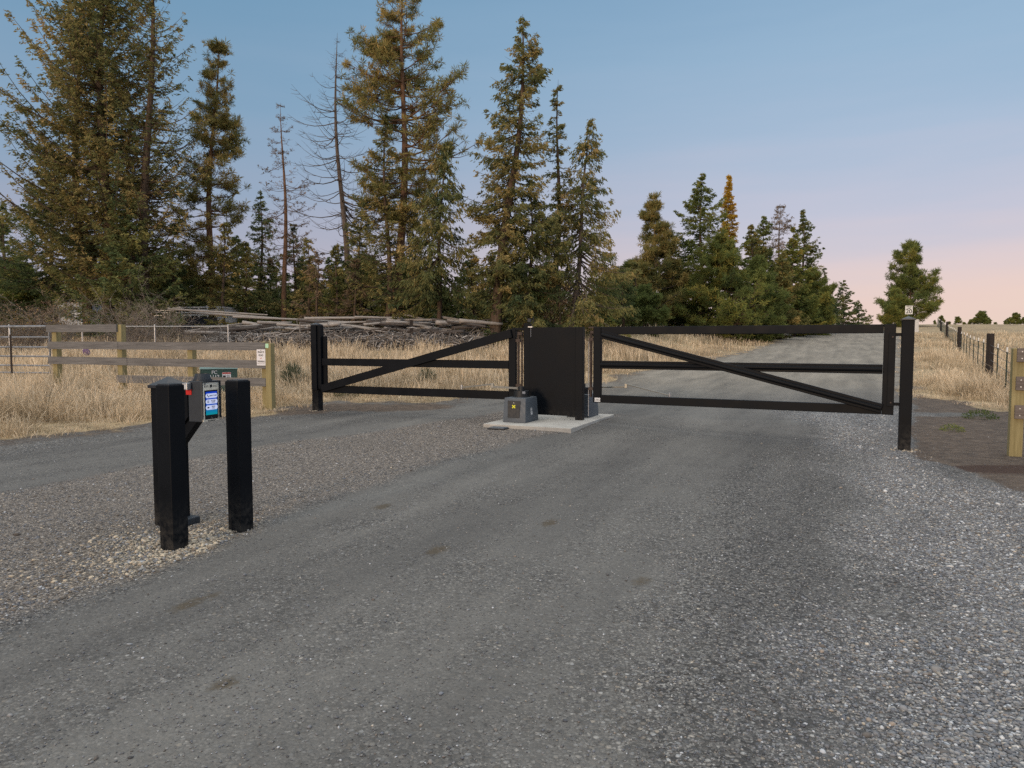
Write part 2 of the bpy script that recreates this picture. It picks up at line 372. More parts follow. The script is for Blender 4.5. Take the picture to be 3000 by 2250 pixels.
F_FIR = mat_foliage('brown_green_fir_needles', [(0, (0.0835, 0.1142, 0.0559)), (1, (0.5472, 0.3948, 0.1836)), (0.4, (0.19, 0.1932, 0.0769)), (0.7, (0.3496, 0.2772, 0.1136))])
F_DARK = mat_foliage('dark_spruce_needles', [(0, (0.0607, 0.0907, 0.0482)), (1, (0.3037, 0.2741, 0.0992)), (0.5, (0.1255, 0.1607, 0.068))])
F_PINE = mat_foliage('olive_pine_needles', [(0, (0.0853, 0.1076, 0.0485)), (1, (0.5401, 0.4015, 0.1639)), (0.45, (0.206, 0.2008, 0.074)), (0.75, (0.3695, 0.2797, 0.1026))])
F_GREEN = mat_foliage('green_pine_needles', [(0, (0.0851, 0.1207, 0.0502)), (1, (0.4052, 0.3277, 0.0861)), (0.5, (0.1784, 0.207, 0.0622))])
F_LIME = mat_foliage('young_green_needles', [(0, (0.0819, 0.1122, 0.0418)), (1, (0.3039, 0.3142, 0.1045)), (0.5, (0.1636, 0.202, 0.0679))])
F_GOLD = mat_foliage('golden_larch_needles', [(0, (0.3135, 0.171, 0.0312)), (1, (0.7524, 0.5415, 0.1092)), (0.5, (0.5225, 0.342, 0.0546))])
F_BROWN = mat_foliage('dead_brown_needles', [(0, (0.1222, 0.0891, 0.0618)), (1, (0.3881, 0.2731, 0.1788)), (0.5, (0.2229, 0.1654, 0.1073))])
F_GRASS = mat_foliage('dry_grass_blades', [(0, (0.22, 0.1785, 0.121)), (1, (0.924, 0.7752, 0.5808)), (0.35, (0.44, 0.357, 0.2468)), (0.7, (0.737, 0.6018, 0.4259))], .3)
F_SAGE = mat_foliage('sage_leaves', [(0, (.05, .07, .045)), (1, (.17, .19, .12))])
F_WEED = mat_foliage('weed_leaves', [(0, (.035, .065, .018)), (1, (.13, .17, .05))])

# ------------------------------------------------------------------ object helpers
def tag(o, label=None, cat=None, group=None, kind=None):
    if label: o['label'] = label
    if cat: o['category'] = cat
    if group: o['group'] = group
    if kind: o['kind'] = kind
    return o
def empty(name, loc, rz, label, cat, group=None):
    o = bpy.data.objects.new(name, None); COL.objects.link(o); o.location = loc; o.rotation_euler = (0, 0, rz)
    o.empty_display_size = .2
    return tag(o, label, cat, group)
def link(name, me, mat, parent=None):
    o = bpy.data.objects.new(name, me); COL.objects.link(o)
    if mat is not None and len(me.materials) == 0: me.materials.append(mat)
    if parent is not None: o.parent = parent
    return o
class B:
    """collects shapes into one mesh"""
    def __init__(s): s.bm = bmesh.new()
    def _fin(s, vs, M, bev):
        for v in vs: v.co = M @ v.co
        if bev > 0:
            es = list({e for v in vs for e in v.link_edges})
            bmesh.ops.bevel(s.bm, geom=es, offset=bev, segments=2, profile=.6, affect='EDGES', clamp_overlap=True)
    def box(s, c, size, rot=(0, 0, 0), bev=.0, taper=1.0, tapery=None, shift=(0, 0)):
        vs = bmesh.ops.create_cube(s.bm, size=1.0)['verts']
        ty = taper if tapery is None else tapery
        for v in vs:
            if v.co.z > 0: v.co.x = v.co.x * taper + shift[0]; v.co.y = v.co.y * ty + shift[1]
        from mathutils import Euler
        M = Matrix.Translation(c) @ Euler(rot).to_matrix().to_4x4() @ Matrix.Diagonal((*size, 1))
        s._fin(vs, M, bev); return s
    def beam(s, a, b, w, h, bev=0.0, up=(0, 0, 1)):
        a = Vector(a); b = Vector(b); d = b - a; L = d.length; x = d.normalized(); y = Vector(up).cross(x).normalized(); z = x.cross(y)
        M = Matrix.Translation((a + b) / 2) @ Matrix((x, y, z)).transposed().to_4x4() @ Matrix.Diagonal((L, w, h, 1))
        vs = bmesh.ops.create_cube(s.bm, size=1.0)['verts']; s._fin(vs, M, bev); return s
    def cyl(s, a, b, r, r2=None, n=16, bev=0.0):
        a = Vector(a); b = Vector(b); d = b - a
        vs = bmesh.ops.create_cone(s.bm, cap_ends=True, segments=n, radius1=r, radius2=r if r2 is None else r2, depth=d.length)['verts']
        M = Matrix.Translation((a + b) / 2) @ d.to_track_quat('Z', 'Y').to_matrix().to_4x4()
        s._fin(vs, M, bev); return s
    def sph(s, c, r, sc=(1, 1, 1), n=16):
        vs = bmesh.ops.create_uvsphere(s.bm, u_segments=n, v_segments=n // 2, radius=r)['verts']
        s._fin(vs, Matrix.Translation(c) @ Matrix.Diagonal((*sc, 1)), 0); return s
    def pyramid(s, c, w, h):
        vs = bmesh.ops.create_cone(s.bm, cap_ends=True, segments=4, radius1=w * .7071, radius2=.004, depth=h)['verts']
        s._fin(vs, Matrix.Translation(c) @ Matrix.Rotation(R(45), 4, 'Z'), 0); return s
    def prism(s, pts, y0, y1):
        a = [s.bm.verts.new((x, y0, z)) for x, z in pts]; b = [s.bm.verts.new((x, y1, z)) for x, z in pts]
        n = len(pts); s.bm.faces.new(a); s.bm.faces.new(b[::-1])
        for i in range(n): s.bm.faces.new((a[i], b[i], b[(i + 1) % n], a[(i + 1) % n]))
        return s
    def done(s, name, mat, parent=None, smooth=False):
        bmesh.ops.recalc_face_normals(s.bm, faces=s.bm.faces)
        me = bpy.data.meshes.new(name); s.bm.to_mesh(me); s.bm.free()
        if smooth:
            for p in me.polygons: p.use_smooth = True
            try: me.set_sharp_from_angle(angle=R(40))
            except Exception: pass
        return link(name, me, mat, parent)
def text(name, body, size, loc, rot, mat, parent, wmax=None, sy=1.0):
    c = bpy.data.curves.new(name, 'FONT'); c.body = body; c.size = size; c.align_x = 'CENTER'; c.align_y = 'CENTER'
    c.extrude = .0006; c.space_line = .95; c.offset = size * .018
    t = bpy.data.objects.new(name, c); COL.objects.link(t)
    bpy.context.view_layer.update()
    me = bpy.data.meshes.new_from_object(t.evaluated_get(bpy.context.evaluated_depsgraph_get()))
    wd = t.dimensions.x
    bpy.data.objects.remove(t); bpy.data.curves.remove(c)
    o = link(name, me, mat, parent); o.location = loc; o.rotation_euler = rot
    k = wmax / wd if wmax and wd > 0 else 1
    o.scale = (k, sy, 1); return o
def np_mesh(name, V, Q, mat, parent=None, tint=None, smooth=False, tri=False, attrs=None):
    me = bpy.data.meshes.new(name); n = 3 if tri else 4
    V = np.ascontiguousarray(V, np.float32).reshape(-1, 3); Q = np.ascontiguousarray(Q, np.int32).reshape(-1, n)
    me.vertices.add(len(V)); me.vertices.foreach_set('co', V.ravel())
    me.loops.add(Q.size); me.loops.foreach_set('vertex_index', Q.ravel())
    me.polygons.add(len(Q)); me.polygons.foreach_set('loop_start', np.arange(0, Q.size, n, dtype=np.int32))
    if smooth: me.polygons.foreach_set('use_smooth', np.ones(len(Q), bool))
    if tint is not None:
        a = me.attributes.new('tint', 'FLOAT', 'FACE'); a.data.foreach_set('value', np.ascontiguousarray(tint, np.float32))
    for k, v in (attrs or {}).items():
        a = me.attributes.new(k, 'FLOAT', 'POINT'); a.data.foreach_set('value', np.ascontiguousarray(v, np.float32))
    me.update(calc_edges=True)
    return link(name, me, mat, parent)
def tubes(P, Rr, sides=4):
    """P (N,K,3), Rr (N,K) -> verts, quads"""
    Nn, K = P.shape[:2]
    T = np.gradient(P, axis=1); T /= np.linalg.norm(T, axis=2, keepdims=True) + 1e-9
    ref = np.where(np.abs(T[..., 2:3]) > .9, np.array([1., 0, 0]), np.array([0, 0, 1.]))
    U = np.cross(T, ref); U /= np.linalg.norm(U, axis=2, keepdims=True) + 1e-9; W = np.cross(T, U)
    a = np.arange(sides) * 2 * math.pi / sides
    V = P[:, :, None] + Rr[:, :, None, None] * (np.cos(a)[None, None, :, None] * U[:, :, None] + np.sin(a)[None, None, :, None] * W[:, :, None])
    i = np.arange(Nn)[:, None, None] * K * sides + np.arange(K - 1)[None, :, None] * sides + np.arange(sides)[None, None, :]
    j = np.arange(Nn)[:, None, None] * K * sides + np.arange(K - 1)[None, :, None] * sides + ((np.arange(sides) + 1) % sides)[None, None, :]
    Q = np.stack([i, j, j + sides, i + sides], -1).reshape(-1, 4)
    return V.reshape(-1, 3), Q
def join(parts):
    Vs, Qs, o = [], [], 0
    for V, Q in parts: Vs.append(V); Qs.append(Q + o); o += len(V)
    return np.concatenate(Vs), np.concatenate(Qs)
def rhombi(c, d, L, W, rs):
    n = len(c); d = d / (np.linalg.norm(d, axis=1, keepdims=True) + 1e-9)
    r = rs.normal(size=(n, 3)); b = np.cross(d, r); b /= np.linalg.norm(b, axis=1, keepdims=True) + 1e-9
    L = L[:, None]; W = W[:, None]
    V = np.stack([c - d * L / 2, c + b * W / 2, c + d * L / 2, c - b * W / 2], 1).reshape(-1, 3)
    return V, np.arange(4 * n).reshape(-1, 4)

# ------------------------------------------------------------------ ground sheet
def grow(start, step, k, end):
    a = [start]
    while a[-1] < end: a.append(a[-1] + step); step *= k
    return a
ys = np.array([-30, -15, -8, -4, -1.5, 0] + grow(.8, .055, 1.0105, 700) + [1100, 1700])
xp = np.array(grow(0, .075, 1.0135, 900)); xs = np.concatenate([-xp[:0:-1], xp])
XX, YY = np.meshgrid(xs, ys)
ZZ = ground(XX, YY)
mk = masks(XX.ravel(), YY.ravel())
ZZ = ZZ - .012 * (mk['smooth'].reshape(XX.shape)) * (YY < 14)
nx_, ny_ = len(xs), len(ys)
ii = (np.arange(ny_ - 1)[:, None] * nx_ + np.arange(nx_ - 1)[None]).ravel()
Q = np.stack([ii, ii + 1, ii + 1 + nx_, ii + nx_], 1)
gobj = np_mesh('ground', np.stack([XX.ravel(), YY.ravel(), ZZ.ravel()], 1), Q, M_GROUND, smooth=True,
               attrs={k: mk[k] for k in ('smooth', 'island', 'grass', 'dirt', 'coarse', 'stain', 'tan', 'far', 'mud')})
tag(gobj, kind='structure')

# ------------------------------------------------------------------ loose stones
def stones(name, pts, size, tint, mat, sub, kind_label):
    rs = np.random.RandomState(5); n = len(pts)
    t = (1 + 5 ** .5) / 2
    ico = np.array([(-1, t, 0), (1, t, 0), (-1, -t, 0), (1, -t, 0), (0, -1, t), (0, 1, t), (0, -1, -t), (0, 1, -t), (t, 0, -1), (t, 0, 1), (-t, 0, -1), (-t, 0, 1)], float)
    ico /= np.linalg.norm(ico[0])
    fc = np.array([(0, 11, 5), (0, 5, 1), (0, 1, 7), (0, 7, 10), (0, 10, 11), (1, 5, 9), (5, 11, 4), (11, 10, 2), (10, 7, 6), (7, 1, 8), (3, 9, 4), (3, 4, 2), (3, 2, 6), (3, 6, 8), (3, 8, 9), (4, 9, 5), (2, 4, 11), (6, 2, 10), (8, 6, 7), (9, 8, 1)])
    sc = np.stack([size * rs.uniform(.8, 1.35, n), size * rs.uniform(.6, 1.0, n), size * rs.uniform(.4, .75, n)], 1) / 2
    V = ico[None] * (1 + rs.normal(0, .11, (n, 12, 1))) * sc[:, None]
    a = rs.uniform(0, 2 * math.pi, n); ca, sa = np.cos(a)[:, None], np.sin(a)[:, None]
    x = V[..., 0] * ca - V[..., 1] * sa; y = V[..., 0] * sa + V[..., 1] * ca; z = V[..., 2]
    tl = rs.normal(0, .3, n)[:, None]; z, y = z * np.cos(tl) - y * np.sin(tl), y * np.cos(tl) + z * np.sin(tl)
    V = np.stack([x + pts[:, 0:1], y + pts[:, 1:2], z + pts[:, 2:3] + sc[:, 2:3] * sub], -1)
    Q = (fc[None] + (np.arange(n) * 12)[:, None, None]).reshape(-1, 3)
    o = np_mesh(name, V.reshape(-1, 3), Q, mat, tint=np.repeat(tint, 20), smooth=True, tri=True)
    return tag(o, kind_label, 'gravel', kind='stuff')
def mat_stone():
    m = MB('pebble_stone'); a = m.attr('tint').outputs['Fac']
    wn = m.n('ShaderNodeTexWhiteNoise'); wn.noise_dimensions = '1D'; m.l(m.math('MULTIPLY', a, 977.0), wn.inputs['W'])
    col = m.ramp(a, [(0, (.055, .056, .060)), (1, (.58, .57, .55)), (.3, (.13, .133, .142)), (.6, (.21, .212, .218)), (.85, (.31, .307, .295))])
    hue = m.ramp(wn.outputs[0], [(0, (1.15, .97, .82)), (1, (.92, .99, 1.10)), (.06, (1.12, 1.02, .88)), (.2, (1, .99, .97)), (.7, (.98, 1, 1.04))])
    c = m.mix(1.0, col, hue, 'MULTIPLY')
    m.bsdf(c, .8, 0, m.bump(m.noise(m.coord(), 300, 2), .0008), .35); return m.m
M_STONE = mat_stone()
_m = MB('tan_stone'); _a = _m.attr('tint').outputs['Fac']
_m.bsdf(_m.ramp(_a, [(.15, (.075, .062, .052)), (1, (.54, .47, .36)), (.55, (.19, .162, .132))]), .85); mat_tan = _m.m
def scatter():
    rs = np.random.RandomState(11)
    n = 620000
    y = 2.3 + (15.5 - 2.3) * rs.uniform(0, 1, n) ** 1.3
    x = rs.uniform(-.80, .80, n) * y
    mm = masks(x, y)
    nz = np.sin(x * 3.1 + 2 * np.sin(y * 1.7)) * np.sin(y * 2.3 + 1.5 * np.sin(x * 2.2)) * .5 + .5
    nz2 = np.sin(x * 11 + 3 * np.sin(y * 7)) * np.sin(y * 9 + 2 * np.sin(x * 8)) * .5 + .5
    dens = .10 + .20 * nz * nz2 + .10 * nz2
    dens = dens * (1 - .95 * mm['smooth']) + .012
    dens = np.maximum(dens, .95 * mm['coarse'] * (.6 + .4 * nz2))
    dens = np.maximum(dens, .42 * mm['island'] * (.4 + .6 * nz2) * (1 - 0 * x)); dens = np.maximum(dens, .9 * mm['tan'])
    dens *= (1 - .93 * mm['dirt']) * (1 - mm['grass'])
    dens *= np.clip(6.0 / y, .33, 1.0) 
    keep = rs.uniform(0, 1, n) < dens * .62
    x, y = x[keep], y[keep]; k = len(x)
    co = mm['coarse'][keep]; isl = mm['island'][keep]; tn = mm['tan'][keep]
    size = (.0085 + .007 * co + .003 * isl + .007 * tn) * np.exp(rs.normal(0, .32, k)) * (1 + y * .035)
    big = rs.uniform(0, 1, k) < .012; size[big] *= 1.8
    hueb = isl * (rs.uniform(0, 1, k) < .18)
    tint = np.clip(rs.beta(2.2, 3.0, k) + .13 * co + .02 * isl + .22 * tn, 0, 1)
    tint[rs.uniform(0, 1, k) < .03] = .95
    P = np.stack([x, y, ground(x, y) - .010 * mm['smooth'][keep]], 1)
    wm = (rs.uniform(0, 1, k) < tn * .75) | (hueb > .5)
    stones('gravel_stones', P[~wm], size[~wm], tint[~wm], M_STONE, .25, 'loose grey pebbles strewn over the gravel drive in the foreground')
    stones('tan_stones', P[wm], size[wm] * 1.0, np.clip(tint[wm] + .2 * tn[wm] - .08 * (tn[wm] < .3), .12, 1), mat_tan, .3, 'pale tan pebbles mixed into the gravel around the bollards')
scatter()
def cobbles():
    rs = np.random.RandomState(3); L = []
    cs = [(G(490, 1625), .35, 60), (G(700, 1575), .35, 60), (G(440, 1580), .5, 70), (G(250, 1680), .7, 40), (G(800, 1560), .5, 25), (st(6.95, -.3), .22, 40), (st(-4.95, 0), .25, 30)]
    for (cx, cy), r, n in cs:
        cx, cy = float(cx), float(cy)
        a = rs.uniform(0, 6.28, n); q = r * rs.uniform(.2, 1, n)
        L.append(np.stack([cx + q * np.cos(a), cy + q * np.sin(a)], 1))
    L = np.concatenate(L); mm = masks(L[:, 0], L[:, 1]); L = L[mm['smooth'] < .3]
    P = np.column_stack([L, ground(L[:, 0], L[:, 1])])
    o = stones('pale_pebbles', P, rs.uniform(.018, .045, len(P)), rs.uniform(.6, .95, len(P)), mat_tan, .35, 'larger pale tan stones packed around the feet of the black bollards')
cobbles()

# ------------------------------------------------------------------ grass
def grass():
    rs = np.random.RandomState(21)
    def region(n, x0, x1, y0, y1, nb, hmin, hmax, wd, spread, tuft=.16, edge=.0):
        x = rs.uniform(x0, x1, n); y = rs.uniform(y0, y1, n)
        vis = np.abs(x) < y * .80 + 1; x, y = x[vis], y[vis]
        mm = masks(x, y)
        pn = np.sin(x * .9 + np.sin(y * .7) * 2) * np.sin(y * 1.1 + np.sin(x * .8) * 2) * .5 + .5
        pd = np.sin(x * .41 + 2 + np.sin(y * .33)) * np.sin(y * .37 + 1) * .5 + .5
        k = (mm['grass_sd'] + rs.normal(0, .18, len(x)) > .1) & (rs.uniform(0, 1, len(x)) < .35 + .65 * pn)
        x, y, pn, pd = x[k], y[k], pn[k], pd[k]; ed = np.clip(mm['grass_sd'][k] / 1.6, .25, 1)
        c = len(x); ch = rs.uniform(hmin, hmax, c) * (.35 + .95 * pn) * ed; ct = rs.normal(.62, .22, c) - .34 * pd * rs.uniform(.3, 1, c)
        lean = rs.uniform(0, 6.28, c)
        bx = np.repeat(x, nb) + rs.normal(0, tuft, c * nb); by = np.repeat(y, nb) + rs.normal(0, tuft, c * nb)
        m = len(bx); h = np.repeat(ch, nb) * rs.uniform(.55, 1.15, m)
        ang = np.arctan2(by - np.repeat(y, nb), bx - np.repeat(x, nb)) + rs.normal(0, .7, m)
        sp = np.abs(rs.normal(0, spread, m)) * h
        lx = np.cos(ang) * sp + np.repeat(np.cos(lean), nb) * h * .15; ly = np.sin(ang) * sp + np.repeat(np.sin(lean), nb) * h * .15
        _p = at(640, 1080, 20.5); h *= 1 - .78 * np.exp(-(((bx - _p[0] - .25) / 1.2) ** 2 + ((by - 19.3) / 1.5) ** 2) ** 2); bz = ground(bx, by) - .02
        P0 = np.stack([bx, by, bz], 1); P1 = np.stack([bx + lx * .3, by + ly * .3, bz + h * .55], 1)
        P2 = np.stack([bx + lx, by + ly, bz + h * (1 - .12 * (sp / h) ** 2 - .15 * sp / h)], 1)
        # blade width faces a random way
        a2 = rs.uniform(0, 3.14, m); W = np.stack([np.cos(a2), np.sin(a2), 0 * a2], 1) * (wd * rs.uniform(.6, 1.3, m))[:, None]
        head = rs.uniform(0, 1, m) < .3
        tipw = np.where(head, .55, .12)[:, None]
        V = np.stack([P0 - W / 2, P0 + W / 2, P1 + W * .45, P1 - W * .45, P2 + W * tipw, P2 - W * tipw], 1).reshape(-1, 3)
        i = np.arange(m) * 6
        Q = np.stack([np.stack([i, i + 1, i + 2, i + 3], 1), np.stack([i + 3, i + 2, i + 4, i + 5], 1)], 1).reshape(-1, 4)
        t = np.clip(np.repeat(ct, nb) + rs.normal(0, .13, m), 0, 1); t2 = np.clip(t + .12, 0, 1)
        return V, Q, np.stack([t - .1, t2], 1).ravel()
    def build(name, regs, label):
        out = [region(*r) for r in regs]
        V, Q = join([(a, b) for a, b, _ in out])
        o = np_mesh(name, V, Q, F_GRASS, tint=np.concatenate([c for _, _, c in out])); tag(o, label, 'grass', kind='stuff')
    build('dry_grass', [
        (1500, -15, -3, 10.5, 19.5, 46, .34, .85, .008, .62, .12),
        (1600, -12, -2, 15, 22, 24, .18, .40, .009, .7, .15),
        (6200, -22, 9, 18, 31, 15, .38, .80, .013, .30, .16),
        (5200, -32, 16, 28, 44, 10, .40, .80, .018, .28, .22),
        (2600, -10, 26, 44, 75, 9, .4, .7, .03, .3, .35)],
        'tall dry straw grass in the field left of the drive')
    build('verge_grass', [
        (2200, 6.5, 18, 13, 24, 34, .28, .62, .009, .50, .15),
        (3200, 10, 32, 22, 42, 16, .35, .65, .014, .42, .20),
        (2500, 18, 60, 40, 80, 10, .3, .6, .03, .4, .4)],
        'pale dry grass on the verge between the drive and the wire fence')
    # loose short weeds and litter along the drive edges
    build('edge_weeds', [(1600, -14, 10, 11, 20, 7, .05, .14, .008, 1.4, .12), (900, 6, 14, 11, 17, 7, .05, .12, .007, 1.4, .12)],
          'short flattened dry weeds along the edge of the gravel')
grass()

# ------------------------------------------------------------------ trees
def crownprof(kind, q):
    q = np.clip(q, 0, 1)
    if kind == 'cone': return (1 - q) ** .85 * (.55 + .45 * np.minimum(1, q / .12))
    if kind == 'column': return (1 - q ** 2.2) * (.6 + .4 * np.minimum(1, q / .15)) * (.75 + .25 * (1 - q))
    if kind == 'pinecol': return (.42 + .58 * np.sin(np.clip(q / .62, 0, 1) * math.pi / 2 + 0)) * np.clip(1 - ((q - .35) / .66).clip(0) ** 1.6, .06, 1)
    if kind == 'ovoid': return (.62 + .38 * np.minimum(1, q / .25)) * (1 - q) ** .62
    if kind == 'dome': return np.sqrt(np.clip(1 - (q * 1.0) ** 2, 0, 1)) * (.5 + .5 * np.minimum(1, q / .3))
    if kind == 'bush': return (1 - q) ** .6 * (.8 + .2 * np.minimum(1, q / .1))
    return 1 - q
def tree_geo(seed, H, Rc, cf, kind='fir', prof='cone', dens=1.0, lean=(0, 0), tr=None, droop=.0, leaf=(.34, .10), brown=0.0, bare=0.0, fol=1.0, curve=0.0, up=0.0):
    rs = np.random.RandomState(seed)
    tr = tr or (.012 * H + .05)
    K = 14; u = np.linspace(0, 1, K)
    def axis(u):
        u = np.asarray(u, float)
        return np.stack([lean[0] * u + curve * np.sin(u * math.pi) + .010 * H * np.sin(u * 7 + seed), lean[1] * u + .008 * H * np.sin(u * 6 + seed * 2), H * u], -1)
    def rad(u): return tr * ((1 - u) ** .85 * .92 + .02) + tr * .35 * np.exp(-u * H / .35)
    uu = np.concatenate([[-.02, .008, .02], u[1:]]) ; T = tubes(axis(uu)[None], rad(np.clip(uu, 0, 1))[None], 9)
    sets = [T]
    nb = int(H * (9.5 if kind == 'fir' else 5.5) * dens)
    hq = rs.uniform(0, 1, nb) ** (.95)
    if kind != 'fir': hq = np.clip(np.round(hq * H * .95) / (H * .95) + rs.normal(0, .008, nb), 0, 1)
    a = rs.uniform(0, 2 * math.pi, nb)
    hu = cf + (1 - cf) * hq * .985
    Rn = .74 + .30 * np.sin(a * 2 + hq * 9 + seed) * np.sin(hq * 17 + seed * 3 + a) + rs.normal(0, .20, nb)
    L = np.maximum(.18 * (1.6 - hq), Rc * crownprof(prof, hq) * np.clip(Rn, .25, 1.35))
    el = (-.12 - droop + up * .5) * (1 - hq) + (.30 + up * .6) * hq + rs.normal(0, .10, nb)
    if kind == 'dead': el = .12 - .25 * (1 - hq) + rs.normal(0, .15, nb)
    if kind == 'pine': el = .05 + .45 * hq + rs.normal(0, .16, nb)
    cv = (.06 + .5 * up - droop * .25) * np.ones(nb) + rs.normal(0, .06, nb)
    if kind == 'dead': cv = .20 + rs.normal(0, .12, nb)
    base = axis(hu); dh = np.stack([np.cos(a), np.sin(a)], 1); sidev = np.stack([-np.sin(a), np.cos(a)], 1)
    wob = rs.normal(0, .06, nb)
    def bp(i, t):   # point on branch i at t
        Lt = L[i] * t
        p = base[i].copy()
        p[:, :2] += dh[i] * Lt[:, None] + sidev[i] * (wob[i] * L[i] * np.sin(t * 3))[:, None]
        p[:, 2] += L[i] * (np.tan(el[i]) * t + cv[i] * t * t - .12 * np.sin(t * 3.14))
        return p
    KB = 6; tt = np.linspace(0, 1, KB)
    I = np.repeat(np.arange(nb), KB); PB = bp(I, np.tile(tt, nb)).reshape(nb, KB, 3)
    br = (.006 + L * .0125) * {'fir': 1.0, 'pine': 1.25, 'dead': .75}[kind]
    br = np.minimum(br, np.repeat(1, nb) * tr * .55)
    sets.append(tubes(PB, br[:, None] * (1 - tt * .85)[None], 4))
    # side twigs as wood for open trees
    if kind in ('pine', 'dead'):
        m = rs.randint(3, 7) + int(2 * dens); Iw = np.repeat(np.arange(nb), m); t0 = rs.uniform(.3, .98, len(Iw))
        p0 = bp(Iw, t0); sg = rs.choice([-1, 1], len(Iw)); ll = L[Iw] * (1.05 - t0) * rs.uniform(.3, .7, len(Iw)) + .15
        dd = np.stack([dh[Iw, 0] * .7 + sidev[Iw, 0] * sg * .8, dh[Iw, 1] * .7 + sidev[Iw, 1] * sg * .8, rs.normal(.12, .3, len(Iw))], 1)
        tk = np.linspace(0, 1, 3); PT = p0[:, None] + dd[:, None] * (ll[:, None] * tk)[..., None]; PT[:, 2, 2] += ll * .12
        sets.append(tubes(PT, (br[Iw] * .42 + .002)[:, None] * (1 - tk * .7)[None], 3))
        tips = np.concatenate([PT[:, 2], PT[:, 1], PB[:, -1], PB[:, -2]]); tb = np.concatenate([Iw, Iw, np.arange(nb), np.arange(nb)])
    wood = join(sets)
    btint = rs.normal(.42 + brown, .16, nb)
    leaves = None
    if kind == 'fir':
        has = rs.uniform(0, 1, nb) > bare
        n1 = np.maximum(3, (L * 6.8 * fol).astype(int)) * has
        I1 = np.repeat(np.arange(nb), n1); t1 = .12 + .9 * rs.uniform(0, 1, len(I1)) ** .85
        p1 = bp(I1, t1); sg = rs.choice([-1, 1], len(I1))
        ls = np.minimum(L[I1] * .42, 1.0) * (1.12 - t1) * rs.uniform(.5, 1.2, len(I1)) + .12
        dz = rs.normal(-.22 - droop * 1.3, .18, len(I1))
        d1 = np.stack([dh[I1, 0] * .75 + sidev[I1, 0] * sg * .75, dh[I1, 1] * .75 + sidev[I1, 1] * sg * .75, dz], 1)
        k = 9; I2 = np.repeat(np.arange(len(I1)), k); t2 = rs.uniform(0, 1.05, len(I2))
        c = p1[I2] + d1[I2] * (ls[I2] * t2)[:, None] + rs.normal(0, .045, (len(I2), 3)); c[:, 2] -= droop * .35 * (ls[I2] * t2)
        d = d1[I2] + rs.normal(0, .45, (len(I2), 3)); d[:, 2] -= droop * 1.1
        nl = len(c); V = rhombi(c, d, .66 * leaf[0] * rs.uniform(.5, 1.25, nl), .62 * leaf[1] * rs.uniform(.6, 1.3, nl), rs)
        tint = btint[I1][I2] + rs.normal(0, .10, nl) + .10 * (t1[I2] - .5)
        leaves = (V[0], V[1], tint)
    elif kind == 'pine' or (kind == 'dead' and fol > 0):
        keep = rs.uniform(0, 1, len(tips)) < (min(1.0, fol) if kind == 'pine' else .10 * fol)
        tp = tips[keep]; tbk = tb[keep]
        if kind == 'pine':
            ex = tp[rs.randint(0, len(tp), int(len(tp) * max(0, fol - .4)))] + rs.normal(0, .16, (int(len(tp) * max(0, fol - .4)), 3))
            tp = np.concatenate([tp, ex]); tbk = np.concatenate([tbk, tbk[rs.randint(0, len(tbk), len(ex))]])
        k = 18 if kind == 'pine' else 6; I2 = np.repeat(np.arange(len(tp)), k)
        d = rs.normal(0, 1, (len(I2), 3)); d /= np.linalg.norm(d, axis=1, keepdims=True); d[:, 2] += .15
        sz = (rs.uniform(.6, 1.2, len(tp)) * np.clip(.35 + 1.3 * L[tbk] / Rc, .35, 1.0))[I2] * (1 if kind == 'pine' else .5)
        c = tp[I2] + d * (leaf[0] * .48 * sz)[:, None]
        V = rhombi(c, d, leaf[0] * sz, (.72 if kind == 'pine' else 1) * leaf[1] * sz * rs.uniform(.7, 1.2, len(sz)), rs)
        leaves = (V[0], V[1], btint[tbk][I2] + rs.normal(0, .10, len(I2)))
    return wood, leaves
def put_tree(name, label, X, topY, d, hwpx, mat, bark=None, baseX=None, group=None, seed=1, cat='tree', copyable=False, **kw):
    baseX = X if baseX is None else baseX
    b = at(baseX, 960, d); t = at(X, topY, d); z0 = gz(b[0], d); H = t[2] - z0
    wood, leaves = tree_geo(seed, H, hwpx / F * d, lean=(t[0] - b[0], 0), **kw)
    e = empty(name, (b[0], d, z0), 0, label, cat, group)
    np_mesh('trunk', wood[0], wood[1], bark or M_BARK, e, smooth=True)
    if leaves is not None: np_mesh('crown', leaves[0], leaves[1], mat, e, tint=np.clip(leaves[2], 0, 1))
    return e
T = put_tree
# the big clump at the left
T('fir_tree', 'tallest broad fir at the far left, long upswept limbs reaching out over the sky', 318, -330, 42, 285, F_FIR, cf=.10, seed=101, up=0.5, dens=1.75, fol=1.3, brown=.04, prof='column', leaf=(.36, .115), baseX=300)
T('fir_tree', 'brownish fir whose top leaves the frame, second in the clump behind the wooden fence', 215, -120, 43.5, 215, F_FIR, cf=.12, seed=102, up=0.45, dens=1.3, fol=1.2, brown=.05, prof='column', baseX=250)
T('fir_tree', 'fir with a straight dark trunk showing through sparse needles, right of the tallest fir', 440, -260, 41, 185, F_FIR, cf=.22, seed=103, up=0.35, dens=1.1, fol=.7, brown=.0, prof='column', bare=.15, baseX=425)
T('spruce_tree', 'low dense dark green spruce at the left edge of the clump', 150, 410, 46, 250, F_DARK, cf=.03, seed=104, dens=1.7, fol=1.4, leaf=(.34, .12))
T('spruce_tree', 'dark spruce filling the lower middle of the clump behind the bare grey shrub', 380, 560, 40, 235, F_DARK, cf=.05, seed=105, dens=1.8, fol=1.4, brown=.18, leaf=(.34, .12))
T('spruce_tree', 'dark spruce at the left edge of the photo', 12, 590, 50, 150, F_DARK, cf=.04, seed=106, dens=1.5, fol=1.2)
